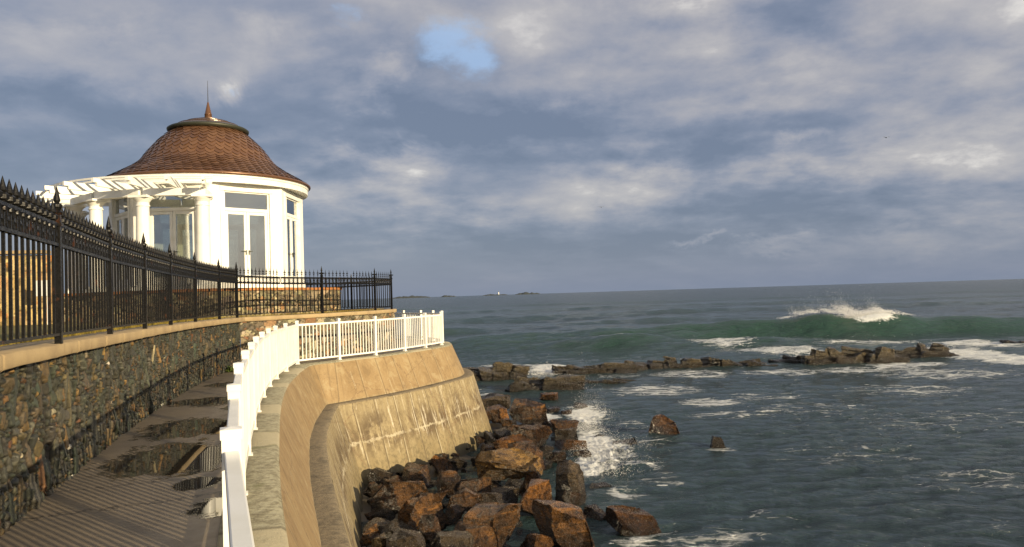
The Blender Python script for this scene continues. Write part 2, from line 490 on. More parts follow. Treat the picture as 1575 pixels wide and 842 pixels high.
M = dict(white=mat_white(), cream=mat_cream(), iron=mat_iron(), coping=mat_coping(), stone=mat_stone('dark_fieldstone'),
         stone2=mat_stone('pale_fieldstone', .7), concrete=mat_concrete(), ledge=mat_ledge(), ledge2=mat_ledge2(), asphalt=mat_asphalt(),
         lawn=mat_lawn(), copper=mat_copper(), glass=mat_glass(), foam=mat_foam(), sea=mat_sea(), spray=mat_foam('spray_drops', .6),
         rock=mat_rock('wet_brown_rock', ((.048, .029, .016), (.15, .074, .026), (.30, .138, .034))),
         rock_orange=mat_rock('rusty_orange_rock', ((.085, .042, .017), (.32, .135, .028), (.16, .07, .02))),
         rock_grey=mat_rock('grey_brown_rock', ((.060, .044, .027), (.105, .074, .040), (.045, .033, .022))),
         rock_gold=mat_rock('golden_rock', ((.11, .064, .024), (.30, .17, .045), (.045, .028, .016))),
         reef=mat_rock('olive_reef_rock', ((.072, .055, .028), (.13, .098, .046), (.035, .027, .015))),
         patina=mat_plain('green_copper_rim', (.045, .048, .032), .5, .4), brick=mat_plain('orange_brick_coping', (.36, .15, .045), .8, 0, .6, 12, .35),
         floor=mat_plain('tan_floor', (.4, .33, .2), .6), plaster=mat_plain('warm_plaster', (.72, .68, .52), .7),
         island=mat_plain('island_scrub', (.05, .06, .06), .9), seabed=mat_plain('dark_seabed', (.045, .037, .026), .55, 0, .8, 6, .4),
         weed=mat_plain('weed_leaf', (.10, .14, .03), .6), dark=mat_plain('dark_metal', (.03, .03, .03), .4), verge=mat_plain('dry_yellow_grass', (.30, .22, .035), .9, 0, .5, 30, .4), gull=mat_plain('gull_grey', (.30, .30, .30), .7))

# ------------------------------------------------------------------ camera model (for turning a place seen in the photo into a point on a plane)
FPX = 1150.0; PITCH = math.radians(1.574); ROLL = math.radians(1.77)
_f = Vector((0, math.cos(PITCH), math.sin(PITCH))); _u0 = Vector((0, -math.sin(PITCH), math.cos(PITCH))); _r0 = Vector((1, 0, 0))
_r = _r0*math.cos(ROLL) - _u0*math.sin(ROLL); _u = _r0*math.sin(ROLL) + _u0*math.cos(ROLL)
def ray(u, v): return (_f + _r*((u-787.5)/FPX) - _u*((v-421)/FPX)).normalized()
def at(u, v, z):
    d = ray(u, v); t = (z-EYE)/d.z
    return Vector((0, 0, EYE)) + d*t
def far_at(u, v, dist):
    return Vector((0, 0, EYE)) + ray(u, v)*dist

def project(x, y, z):
    d = Vector((x, y, z-EYE)); c = d.dot(_f)
    return 787.5 + FPX*d.dot(_r)/c, 421 - FPX*d.dot(_u)/c
# ------------------------------------------------------------------ plan lines (metres, camera stands at 0,0)
RAIL_NEAR = [(1.95, -5.0), (1.02, -2.4), (.1, 0), (-.56, 1.55), (-1.19, 3.13), (-1.80, 4.80), (-2.39, 6.49), (-2.92, 8.14), (-3.42, 9.76),
             (-3.89, 11.3), (-4.37, 13.0), (-4.78, 14.6), (-5.07, 15.95), (-5.36, 17.6), (-5.64, 19.5)]
RAIL_NOSE = [(-5.64, 19.5), (-4.82, 20.6), (-4.03, 21.75), (-3.37, 23.05), (-2.87, 24.25), (-2.45, 25.4), (-2.55, 26.8), (-3.0, 28.0),
             (-3.6, 29.1), (-4.4, 30.0), (-5.4, 30.8), (-6.5, 31.5), (-7.6, 32.2)]
RAIL = RAIL_NEAR + RAIL_NOSE[1:]
WALL_L = [(-.2, -5.0), (-2.05, 0), (-3.15, 3.4), (-3.91, 5.71), (-4.44, 7.4), (-5.19, 9.9), (-6.02, 12.9), (-6.75, 16.1), (-7.3, 19.95)]
WALL_R = [(-7.3, 19.95), (-6.5, 21.5), (-5.75, 22.95), (-5.1, 24.3), (-4.6, 25.6), (-4.3, 26.9), (-4.45, 27.9), (-5.2, 29.0), (-6.6, 30.2), (-8.6, 31.4), (-11.5, 33.0)]

def fence_z(y):       # top of the coping
    return EYE - (.318 + .08*min(1.15, max(0, (y-5.7)/14.25)))

# ------------------------------------------------------------------ ground, seabed, walkway
def poly_obj(name, pts, z, mat):
    from mathutils.geometry import tessellate_polygon
    vs = [Vector((x, y, z)) for x, y in pts]
    tr = tessellate_polygon([vs])
    fs = []
    for t in tr:
        a, b, c = (vs[k] for k in t)
        fs.append(tuple(t) if (b-a).cross(c-a).z > 0 else tuple(t)[::-1])
    return raw(name, vs, fs, mat)

# walkway: strip between wall foot and the kerb of the sea wall
cl, _ = resample(chaikin(WALL_L + WALL_R[1:], 2), .05)
kerb, _ = resample(chaikin(offset(RAIL, -.14), 2), .05)
ns = 900
A = np.stack([np.interp(np.linspace(0, 1, ns), np.linspace(0, 1, len(cl)), cl[:, k]) for k in (0, 1)], 1)
# match the wall line to the kerb by nearest point so that rows run straight across
ka = np.stack([np.interp(np.linspace(0, 1, ns), np.linspace(0, 1, len(kerb)), kerb[:, k]) for k in (0, 1)], 1)
near = np.linalg.norm(ka[:, None] - A[None], axis=2).argmin(1)
near = np.maximum.accumulate(near)
kk = np.convolve(np.pad(near.astype(float), 20, mode='edge'), np.ones(41)/41, 'valid')
Am = np.stack([np.interp(kk, np.arange(ns), A[:, k]) for k in (0, 1)], 1)
tt = np.linspace(-.12, 1, 46)
Pw = Am[:, None]*(1-tt[None, :, None]) + ka[:, None]*tt[None, :, None]
Z = fbm(Pw[..., 0]*.8, Pw[..., 1]*.8, 3, 5)*.012
pud = np.full(Z.shape, -1.0)
def pool(cx, cy, rx, ry, rot=0.0):
    global pud
    dx = Pw[..., 0]-cx; dy = Pw[..., 1]-cy
    a = dx*math.cos(rot)+dy*math.sin(rot); b = -dx*math.sin(rot)+dy*math.cos(rot)
    pud = np.maximum(pud, 1.0-.5*np.sqrt((a/rx)**2+(b/ry)**2))
pool(-3.80, 8.35, .72, 1.0, .3); pool(-4.45, 10.3, .75, .8, .3); pool(-3.05, 7.1, .22, .3); pool(-5.15, 13.0, .9, .7, .2); pool(-2.5, 6.3, .25, .4)
pool(-5.6, 15.6, .8, .6, .2); pool(-4.4, 12.2, .4, .5)
pud = pud + .16*fbm(Pw[..., 0]*1.4, Pw[..., 1]*1.4, 4, 9)
Z = np.where(pud > .46, -.004, Z*1.0)
walk = grid_mesh('walkway', np.concatenate([Pw, Z[..., None]], 2), M['asphalt'], attrs={'puddle': np.clip(pud, 0, 1)})
tag(walk, kind='structure')

land = [(-.6, -5.0)] + [(x-.02, y) for x, y in WALL_L[1:]]
land_pts = [tuple(p) for p in offset(WALL_L + WALL_R[1:], -.30)]
lawn = poly_obj('lawn', land_pts + [(-40, 46), (-140, 90), (-200, 60), (-200, -30), (-20, -30), (-6, -12)], 1.19, M['lawn'])
tag(lawn, kind='structure')
gx, gy = np.meshgrid(np.linspace(-10, 12, 150), np.linspace(-4, 34, 190), indexing='ij')
railc = chaikin(RAIL, 1)
dist = np.full(gx.shape, 1e9)
for p in resample(railc, .3)[0]:
    dist = np.minimum(dist, np.hypot(gx-p[0], gy-p[1]))
bed = SEA + .12 - .14*np.maximum(0, dist-1.4) + .22*fbm(gx*.8, gy*.8, 4, 3)
bed = np.maximum(bed, SEA-1.6)
sb = grid_mesh('seabed', np.stack([gx, gy, bed], 2), M['seabed']); tag(sb, kind='structure')

# ------------------------------------------------------------------ sea wall
def loft(rows, mat, name, parent, uvs=None):
    """rows: list of (n,3) arrays going down the profile, same n"""
    P = np.stack(rows, 1)
    s = arclen(P[:, 0, :2])
    t = np.concatenate([[0], np.cumsum(np.linalg.norm(np.diff(P.mean(0), axis=0), axis=1))])
    uv = np.stack(np.meshgrid(s, t, indexing='ij'), 2)
    return adopt(grid_mesh(name, P, mat, smooth=True, uv=uv), parent)

CORNER = len(RAIL_NEAR)-1
def layer(off, z, it=3, jit=0.0, seed=0):
    Q = offset(RAIL, off); c = CORNER
    rc = float(np.interp(z, [-1.04, -1.02, -.98, .0], [.05, .16, .26, .75]))
    def toward(k):
        v = Q[k]-Q[c]; return Q[c] + v*min(.8, rc/np.linalg.norm(v))
    Q = np.concatenate([Q[:c], [toward(c-1)], [Q[c]], [toward(c+1)], Q[c+1:]])
    L = chaikin(Q, it)
    n = len(L); f = np.linspace(0, n-1, 800)
    L = np.stack([np.interp(f, np.arange(n), L[:, k]) for k in (0, 1)], 1)
    zz = np.full(len(L), z, float)
    if jit: zz += jit*fbm(L[:, 0]*2, L[:, 1]*2, 4, seed)
    return np.concatenate([L, zz[:, None]], 1)
sw = thing('sea_wall', (-3.5, 18, SEA), 'tan battered concrete sea wall curving out to a rounded bastion below the white railing', 'sea wall')
top_rows = [layer(-.14, -.03), layer(-.14, .035), layer(-.05, .04, jit=.004, seed=1), layer(.12, .035, jit=.004, seed=2), layer(.29, .03, jit=.004, seed=3), layer(.325, .0, jit=.004, seed=4)]
loft(top_rows, M['ledge'], 'wall_top', sw)
def lerp_rows(o0, z0, o1, z1, n, jit=0.0):
    return [layer(o0+(o1-o0)*k/n, z0+(z1-z0)*k/n) for k in range(n+1)]
up_rows = [layer(.318, .006)] + lerp_rows(.335, -.03, .74, -1.0, 10)
def rough(rows, amp, seed):
    out = []
    for r in rows:
        r = r.copy(); s = arclen(r[:, :2])
        k = amp*fbm(s*1.5, r[:, 2]*1.5 + seed, 4, seed)
        tg = np.gradient(r[:, :2], axis=0); tg /= np.linalg.norm(tg, axis=1)[:, None]+1e-9
        r[:, 0] += tg[:, 1]*k; r[:, 1] -= tg[:, 0]*k; out.append(r)
    return out
loft(rough(up_rows, .012, 11), M['concrete'], 'parapet_wall', sw)
loft([layer(.68, -1.012), layer(.80, -1.0, jit=.006, seed=5), layer(.92, -1.0, jit=.006, seed=6), layer(1.02, -1.005, jit=.004, seed=7), layer(1.05, -1.03, jit=.004, seed=8)], M['ledge2'], 'step_ledge', sw)
loft(rough(lerp_rows(1.043, -1.025, 1.95, -4.1, 22), .02, 21), M['concrete'], 'toe_wall', sw)

# ------------------------------------------------------------------ rubble masonry
def masonry(name, line, z0, z1fun, parent, mat, palette, res=.012, step=None, seed=1, depth=.03, kinds=None, closed=False):
    """real relief: every stone of a rubble wall raised from the joints. line: plan polyline; returns the mesh"""
    rng = np.random.default_rng(seed)
    L, s = resample(chaikin(line, 2) if len(line) > 2 else np.array(line, float), res)
    H = max(z1fun(x, y) for x, y in L) - z0
    nz = max(8, int(round(H/res)))+1
    zz = np.linspace(0, H, nz)
    ns_, S = len(s), s[-1]
    d1 = np.full((ns_, nz), 9.0, np.float32); d2 = np.full((ns_, nz), 9.0, np.float32); ids = np.full((ns_, nz), -1, np.int32)
    stones = []
    ds, dz = s[1]-s[0], zz[1]-zz[0]
    def put(x, z, a, b, rot, limit):
        i = min(ns_-1, int(x/ds)); j = min(nz-1, int(z/dz))
        if d1[i, j] < limit: return
        R = max(a, b)*1.9
        i0, i1 = max(0, int((x-R)/ds)), min(ns_, int((x+R)/ds)+2); j0, j1 = max(0, int((z-R)/dz)), min(nz, int((z+R)/dz)+2)
        X = (s[i0:i1]-x)[:, None]; Zl = (zz[j0:j1]-z)[None, :]
        c_, s_ = math.cos(rot), math.sin(rot)
        u = np.abs(X*c_+Zl*s_)/a; w = np.abs(-X*s_+Zl*c_)/b
        p = rng.uniform(2.2, 5.0)
        d = ((u**p+w**p)**(1/p)).astype(np.float32)
        k = len(stones); stones.append((x, z, a, b))
        A1 = d1[i0:i1, j0:j1]; A2 = d2[i0:i1, j0:j1]; I = ids[i0:i1, j0:j1]
        better = d < A1
        A2[...] = np.where(better, A1, np.minimum(A2, d)); I[better] = k; A1[...] = np.where(better, d, A1)
    for (a0, a1, b0, b1, rsd, per_m2, limit) in kinds:
        for _ in range(int(S*H*per_m2)):
            put(rng.uniform(0, S), rng.uniform(0, H), rng.uniform(a0, a1), rng.uniform(b0, b1), rng.normal(0, rsd), limit)
    n = len(stones); st = np.array(stones)
    gap = np.clip(d2-d1, 0, 1.0)
    size = np.minimum(st[:, 2], st[:, 3])[np.maximum(ids, 0)]
    edge = sstep(.0015, .016, gap*size) * sstep(1.42, 1.12, d1)
    prot = rng.uniform(.35, 1.0, n)[np.maximum(ids, 0)]
    tx = rng.normal(0, .16, n)[np.maximum(ids, 0)]; tz = rng.normal(0, .16, n)[np.maximum(ids, 0)]
    X = s[:, None] - st[:, 0][np.maximum(ids, 0)]; Zl = zz[None, :] - st[:, 1][np.maximum(ids, 0)]
    rel = np.where(ids >= 0, edge*(depth*prot + np.clip(tx*X+tz*Zl, -.03, .03)), 0)
    SS, ZZ = np.meshgrid(s, zz, indexing='ij')
    rel = rel + .006*fbm(SS*14, ZZ*14, 4, seed) + .015*fbm(SS*.9, ZZ*.9, 3, seed+2)
    pal = np.array([c for c, w in palette]); wts = np.array([w for c, w in palette], float); wts /= wts.sum()
    cid = rng.choice(len(pal), n, p=wts)
    scol = pal[cid]*rng.uniform(.72, 1.3, (n, 1))*rng.uniform(.93, 1.07, (n, 3))
    col = scol[np.maximum(ids, 0)]
    mort_shade = np.array(pal[0])*.40  # dark mortar and dirt, with the deep shade of the joints painted in
    col = np.where(((edge > .45) & (ids >= 0))[..., None], col, mort_shade)
    T = np.gradient(L, axis=0); T /= np.linalg.norm(T, axis=1)[:, None]
    N = np.stack([T[:, 1], -T[:, 0]], 1)
    top = np.array([z1fun(x, y) for x, y in L])
    P = np.zeros((ns_, nz, 3))
    P[..., 0] = L[:, 0:1] + N[:, 0:1]*(rel-.02); P[..., 1] = L[:, 1:2] + N[:, 1:2]*(rel-.02)
    P[..., 2] = z0 + zz[None, :]/H*(top-z0)[:, None]
    return adopt(grid_mesh(name, P, mat, smooth=True, attrs={'stone': col.astype(np.float32)}), parent)

def coping(name, line, out, inn, zfun, thick, parent, mat, joint=1.2, seed=0):
    L = chaikin(line, 2)
    rows = []
    n = int(arclen(L)[-1]/.03)
    for off, dz in ((out-.01, -thick), (out, -thick+.012), (out, -.012), (out-.012, 0), ((out+inn)/2, .004), (inn, 0), (inn, -thick)):
        Q = chaikin(offset(line, off), 2)
        Q = np.stack([np.interp(np.linspace(0, 1, n), np.linspace(0, 1, len(Q)), Q[:, k]) for k in (0, 1)], 1)
        z = np.array([zfun(x, y) for x, y in Q]) + dz + .006*fbm(Q[:, 0]*3, Q[:, 1]*3, 3, seed)
        sj = (arclen(Q)/joint + .23*np.floor(arclen(Q)/joint*.5)) % 1.0
        jn = sj < .032/joint
        z = z - .014*jn; ctr = L.mean(0)
        if off > 0: Q = Q - np.stack([np.gradient(Q[:, 1]), -np.gradient(Q[:, 0])], 1)/(np.hypot(np.gradient(Q[:, 0]), np.gradient(Q[:, 1]))[:, None]+1e-9)*(.014*jn[:, None])
        rows.append(np.concatenate([Q, z[:, None]], 1))
    P = np.stack(rows, 1)
    return adopt(grid_mesh(name, P, mat, smooth=False), parent)

PAL_DARK = [((.036, .035, .026), 4), ((.048, .050, .038), 6), ((.064, .064, .048), 5), ((.042, .050, .038), 4), ((.10, .074, .036), 2.4), ((.165, .102, .036), .9), ((.13, .066, .030), .6),
            ((.085, .068, .042), 3), ((.30, .25, .17), .22), ((.58, .56, .50), .05)]
KIND_L = [(.045, .085, .12, .22, .08, 11, 1.05), (.05, .10, .045, .09, .25, 16, 1.0), (.03, .055, .06, .13, .2, 40, 1.02), (.05, .10, .015, .035, .12, 160, 1.02), (.02, .045, .018, .04, .4, 420, 1.04), (.012, .03, .010, .02, .4, 500, 1.08)]
wl = thing('stone_wall', (-5.2, 9.9, 0), 'long dark fieldstone retaining wall with upright slabs beside the wet walkway', 'stone wall', 'stone walls')
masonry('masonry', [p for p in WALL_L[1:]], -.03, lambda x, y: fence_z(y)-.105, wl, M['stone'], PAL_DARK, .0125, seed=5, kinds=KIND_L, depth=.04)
coping('coping', WALL_L, .135, -.34, lambda x, y: fence_z(y), .115, wl, M['coping'])
PAL_MIX = [((.10, .085, .055), 3), ((.22, .19, .13), 4), ((.30, .26, .18), 3), ((.17, .14, .09), 4), ((.26, .15, .08), 2), ((.11, .10, .08), 3), ((.40, .36, .27), 1.2), ((.24, .12, .06), .8)]
KIND_R = [(.14, .26, .08, .17, .1, 5, 1.0), (.10, .18, .05, .10, .15, 14, 1.0), (.05, .12, .03, .06, .15, 60, 1.02), (.03, .06, .02, .04, .3, 180, 1.05)]
wr = thing('stone_wall', (-5.2, 24, 0), 'paler round fieldstone wall under the iron fence, turning the corner behind the white railing', 'stone wall', 'stone walls')
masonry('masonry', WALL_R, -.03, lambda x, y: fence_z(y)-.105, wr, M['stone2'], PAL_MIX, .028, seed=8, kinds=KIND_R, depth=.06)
coping('coping', WALL_R, .11, -.34, lambda x, y: fence_z(y), .115, wr, M['coping'], seed=4)

# platform of the pavilion: masonry with a brick edge, lawn-high base
PLAT = [(-22.0, 26.6), (-14.2, 24.1), (-11.0, 23.0), (-8.5, 23.05), (-7.4, 26.2), (-6.45, 29.2), (-8.2, 32.6), (-13, 34.0), (-22, 34.5)]
ZP = EYE + .46
wp = thing('stone_wall', (-8.5, 23.05, 1.19), 'low fieldstone platform wall with an orange brick edge under the white pavilion', 'stone wall', 'stone walls')
PAL_P = [((.11, .09, .055), 3), ((.24, .20, .12), 4), ((.34, .29, .19), 3), ((.20, .165, .10), 4), ((.28, .16, .07), 1), ((.14, .125, .09), 3)]
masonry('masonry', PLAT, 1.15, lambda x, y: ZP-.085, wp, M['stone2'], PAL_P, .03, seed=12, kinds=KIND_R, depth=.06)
mb = MB()
pl, sl = resample(chaikin(PLAT, 2), .22)
for i in range(len(pl)-1):
    a, b = pl[i], pl[i+1]; d = (b-a)/np.linalg.norm(b-a); nrm = np.array([d[1], -d[0]])
    c = (a+b)/2 - nrm*.05 + d*0
    mb.box((c[0], c[1], ZP-.045+random.uniform(-.006, .006)), (.205, .24, .085), math.atan2(d[1], d[0]))
part('brick_edge', mb, M['brick'], wp)
pc = poly_obj('paving', [tuple(p) for p in offset(PLAT, -.04)], ZP-.01, M['coping']); adopt(pc, wp)
# sunlit garden wall far left
wg = thing('stone_wall', (-15.5, 23.6, 1.19), 'tall sunlit golden stone wall standing on the lawn behind the iron fence', 'stone wall', 'stone walls')
PAL_G = [((.32, .22, .09), 3), ((.42, .30, .13), 4), ((.48, .36, .17), 3), ((.36, .17, .05), 2), ((.26, .20, .12), 2)]
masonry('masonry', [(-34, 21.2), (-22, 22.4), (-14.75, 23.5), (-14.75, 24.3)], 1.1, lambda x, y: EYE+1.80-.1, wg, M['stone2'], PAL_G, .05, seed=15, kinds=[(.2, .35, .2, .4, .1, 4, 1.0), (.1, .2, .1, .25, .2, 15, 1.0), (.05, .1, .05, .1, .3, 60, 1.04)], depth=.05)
mb = MB()
for a, b in (((-34, 21.4), (-22, 22.6)), ((-21.98, 22.6), (-14.72, 23.7))):
    mb.beam((a[0], a[1], EYE+1.79), (b[0], b[1], EYE+1.79), .5, .10)
part('coping', mb, M['coping'], wg)
# notice board before it
sg = thing('notice_board', (-14.3, 22.8, 1.19), 'white notice board on a post on the lawn, seen through the fence bars', 'notice board')
mb = MB(); mb.box((-14.3, 22.8, EYE+.62), (.44, .03, .48)); part('board', mb, M['white'], sg)
mb = MB(); mb.box((-14.18, 22.84, 1.65), (.06, .05, .95)); part('post', mb, M['white'], sg)

# ------------------------------------------------------------------ white railing
def bar_proto(h, w): mb = MB(); mb.box((0, 0, h/2), (w, w, h)); return mb
me_bal = proto('baluster', bar_proto(.90, .023), M['white'])
mb = MB(); mb.box((0, 0, .555), (.076, .076, 1.11)); me_post = proto('post', mb, M['white'])
mb = MB(); mb.box((0, 0, 0), (.086, .086, .04)); mb.add([(-.043, -.043, .02), (.043, -.043, .02), (.043, .043, .02), (-.043, .043, .02), (0, 0, .028)], [(0, 1, 4), (1, 2, 4), (2, 3, 4), (3, 0, 4)]); me_cap = proto('post_cap', mb, M['white'])
mb = MB(); mb.box((0, 0, 0), (.11, .11, .02)); me_foot = proto('base_plate', mb, M['white'])
def railing(pts, label, n_single, skip_first_post=False):
    root = thing('white_railing', (pts[len(pts)//2][0], pts[len(pts)//2][1], .03), label, 'railing', 'white railings along the sea wall')
    late = MB()
    for i, (x, y) in enumerate(pts):
        a = pts[max(0, i-1)]; b = pts[min(len(pts)-1, i+1)]
        rz = math.atan2(b[1]-a[1], b[0]-a[0])
        if i == 0 and skip_first_post: continue
        p = copy_part(me_post, 'post', root, (x, y, .03), rz)
        copy_part(me_cap, 'post_cap', p, (x, y, 1.15), 0); p.children[0].location = (0, 0, 1.118)
        f = copy_part(me_foot, 'base_plate', p, (x, y, .04)); f.location = (0, 0, .012)
    for i in range(len(pts)-1):
        a = Vector((*pts[i], 0)); b = Vector((*pts[i+1], 0)); d = (b-a).normalized()
        a2 = a + d*.039; b2 = b - d*.039
        mb = MB(); mb.beam(a2+Vector((0, 0, 1.055)), b2+Vector((0, 0, 1.055)), .058, .052)
        top = part('top_rail', mb, M['white'], root); bevel(top, .006)
        mb = MB(); mb.beam(a2+Vector((0, 0, .135)), b2+Vector((0, 0, .135)), .042, .042)
        part('bottom_rail', mb, M['white'], root)
        n = max(4, int(round((b2-a2).length/.113)))
        for k in range(1, n):
            q = a2 + (b2-a2)*(k/n); rz = math.atan2(d.y, d.x)
            if n_single > 0:
                copy_part(me_bal, 'baluster', root, (q.x, q.y, .145), rz); n_single -= 1
            else:
                late.box((q.x, q.y, .595), (.023, .023, .90), rz)
    if late.v:
        o = part('baluster', late, M['white'], root); o['kind'] = 'stuff'
    return root
railing(RAIL_NEAR, 'white railing running from the foreground along the walkway to the corner post', 100)
railing(RAIL_NOSE, 'white railing curving around the rounded end of the sea wall', 100, True)

# ------------------------------------------------------------------ iron fences
def spear(mb, z0, tall, fleur=False):
    mb.box((0, 0, z0/2+.04), (.022, .022, z0-.08))
    if fleur:
        mb.tube((0, 0, z0-.02), (0, 0, z0+tall*.55), .009, .009, 6)
        mb.tube((0, 0, z0+tall*.5), (0, 0, z0+tall), .016, .001, 6)
        mb.box((0, 0, z0+tall*.52), (.085, .018, .022)); mb.box((0, 0, z0+tall*.30), (.03, .03, .03))
    else:
        mb.lathe((0, 0, z0), [(.012, -.03), (.030, -.015), (.030, .015), (.018, .03), (.024, .05), (.043, .065), (.045, .095), (.02, .115), (.032, .128), (.024, .15), (.001, tall)], 8)
mb = MB(); spear(mb, 1.06, .235); me_pick = proto('picket', mb, M['iron'])
mb = MB(); spear(mb, 1.10, .24, True); me_pick2 = proto('picket', mb, M['iron'])
mb = MB(); mb.box((0, 0, .59), (.058, .058, 1.18)); mb.box((0, 0, 1.09), (.085, .085, .03)); me_ipost = proto('post', mb, M['iron'])
mb = MB(); mb.lathe((0, 0, 1.18), [(.042, 0), (.052, .02), (.03, .04), (.046, .07), (.046, .09), (.02, .11), (.03, .13), (.001, .27)], 10); me_fin = proto('finial', mb, M['iron'])
mb = MB(); mb.box((0, 0, 1.22), (.16, .035, .035)); mb.box((0, 0, 1.22), (.035, .16, .035)); mb.lathe((0, 0, 1.18), [(.03, 0), (.035, .06), (.015, .09), (.03, .12), (.001, .27)], 8); me_fin2 = proto('finial', mb, M['iron'])

def iron_fence(pts, label, spacing, n_single, fleur=False, line=None, finial=None, posts=None, zf=fence_z):
    root = thing('iron_fence', (*pts[len(pts)//2], zf(pts[len(pts)//2][1])), label, 'iron fence', 'black iron fences')
    late = MB()
    me_p = me_pick2 if fleur else me_pick
    for i, (x, y) in enumerate(pts):
        if posts is not None and i not in posts: continue
        a = pts[max(0, i-1)]; b = pts[min(len(pts)-1, i+1)]; rz = math.atan2(b[1]-a[1], b[0]-a[0])
        p = copy_part(me_ipost, 'post', root, (x, y, zf(y)), rz)
        f = copy_part(me_fin2 if fleur else me_fin, 'finial', p, (x, y, 0)); f.location = (0, 0, 0)
    bays = []
    for i in range(len(pts)-1):
        bays.append((pts[i], pts[i+1]))
    order = sorted(range(len(bays)), key=lambda i: abs(bays[i][0][1]-7))
    left = n_single; single = {}
    for i in order:
        n = max(3, int(round(math.dist(*bays[i])/spacing)))
        single[i] = left >= n-1
        left -= n-1
    for i, (a, b) in enumerate(bays):
        A_ = Vector((*a, zf(a[1]))); B_ = Vector((*b, zf(b[1]))); d = (B_-A_); L_ = d.length; d.normalize()
        ax = (d.x, d.y, 0); rz = math.atan2(d.y, d.x)
        n = max(3, int(round(L_/spacing)))
        mb = MB()
        for z, h in ((1.085, .03), (.90, .028)):
            mb.beam(A_+d*.03+Vector((0, 0, z)), B_-d*.03+Vector((0, 0, z)), .042, h)
        part('upper_rail', mb, M['iron'], root)
        mb = MB(); mb.beam(A_+d*.03+Vector((0, 0, .085)), B_-d*.03+Vector((0, 0, .085)), .04, .024)
        part('bottom_rail', mb, M['iron'], root)
        mb = MB()
        for z in (1.0655, .9185): mb.beam(A_+d*.04+Vector((0, 0, z)), B_-d*.04+Vector((0, 0, z)), .02, .008)
        for k in range(n):
            q = A_ + (B_-A_)*((k+.5)/n)
            if fleur:
                for s_ in (-.26, .26):
                    mb.ring(q+d*(s_*spacing)+Vector((0, 0, 1.035)), .030, .007, ax, 10, 4)
                    mb.ring(q+d*(s_*spacing)+Vector((0, 0, .955)), .030, .007, ax, 10, 4)
                mb.ring(q+Vector((0, 0, .992)), .072, .007, ax, 14, 4)
            else:
                mb.ring(q+Vector((0, 0, 1.033)), .036, .013, ax, 10, 4)
                mb.ring(q+Vector((0, 0, .953)), .036, .013, ax, 10, 4)
                for s_ in (-.045, .045): mb.ring(q+d*s_+Vector((0, 0, .993)), .022, .010, ax, 8, 4)
                mb.box(q+Vector((0, 0, .992)), (.05, .03, .03), rz)
                mb.box(q+d*.0+Vector((0, 0, .992)), (.014, .014, .17), rz)
        part('scroll_frieze', mb, M['iron'], root)
        for k in range(1, n):
            q = A_ + (B_-A_)*(k/n)
            if single[i]:
                copy_part(me_p, 'picket', root, q, rz)
            else:
                cr, sr = math.cos(rz), math.sin(rz)
                late.add([(q.x+v.co.x*cr-v.co.y*sr, q.y+v.co.x*sr+v.co.y*cr, q.z+v.co.z) for v in me_p.vertices], [tuple(p.vertices) for p in me_p.polygons])
    if late.v:
        o = part('picket', late, M['iron'], root); o['kind'] = 'stuff'
    return root
LINE_F = resample(chaikin(offset(WALL_L + WALL_R[1:], .035), 3), .02)[0]
LINE_F[:, 0] += .10*sstep(9.5, 5.5, LINE_F[:, 1])
def at_pixels(us, k0=0):
    """points of the fence line seen at these columns of the photograph"""
    pr = np.array([project(x, y, fence_z(y))[0] if y > .8 else -1e4 for x, y in LINE_F]); out = []
    end = int(np.argmax(LINE_F[:, 1]))
    pr[end:] = 1e9
    for u in us:
        k = int(np.argmax(pr >= u)); out.append((float(LINE_F[k, 0]), float(LINE_F[k, 1])))
    return out
FL = at_pixels([90.4, 169, 223, 262.5, 300.6, 337.6, 364.5])
d_ = np.array(FL[0])-np.array(FL[1])
i5 = int(np.argmin(np.hypot(*(LINE_F-np.array(FL[0])).T)))
FL = [tuple(LINE_F[max(0, i5-int(s/.02))]) for s in (4.8, 2.4)] + FL
print('FENCE', [(round(a, 2), round(b, 2)) for a, b in FL])
iron_fence(FL, 'black spear topped iron fence on the long dark retaining wall', .150, 100)
FR = at_pixels([364.5, 432, 495.5, 540, 577, 602.5])
print('FENCER', [(round(a, 2), round(b, 2)) for a, b in FR])
iron_fence(FR, 'black iron fence with rusty scrolls in front of the pavilion platform', .172, 100, True, posts=(2, 4, 5))
kf = int(np.argmin(np.hypot(*(LINE_F-np.array(FR[-1])).T)))
FB = [FR[-1]] + [tuple(map(float, LINE_F[min(len(LINE_F)-1, kf+int(s/.02))])) for s in (1.3, 2.7, 4.2, 5.8, 7.4, 9.0)]
iron_fence(FB, 'black iron fence along the seaward side behind the low platform wall', .17, 100, True, posts=(3, 6))
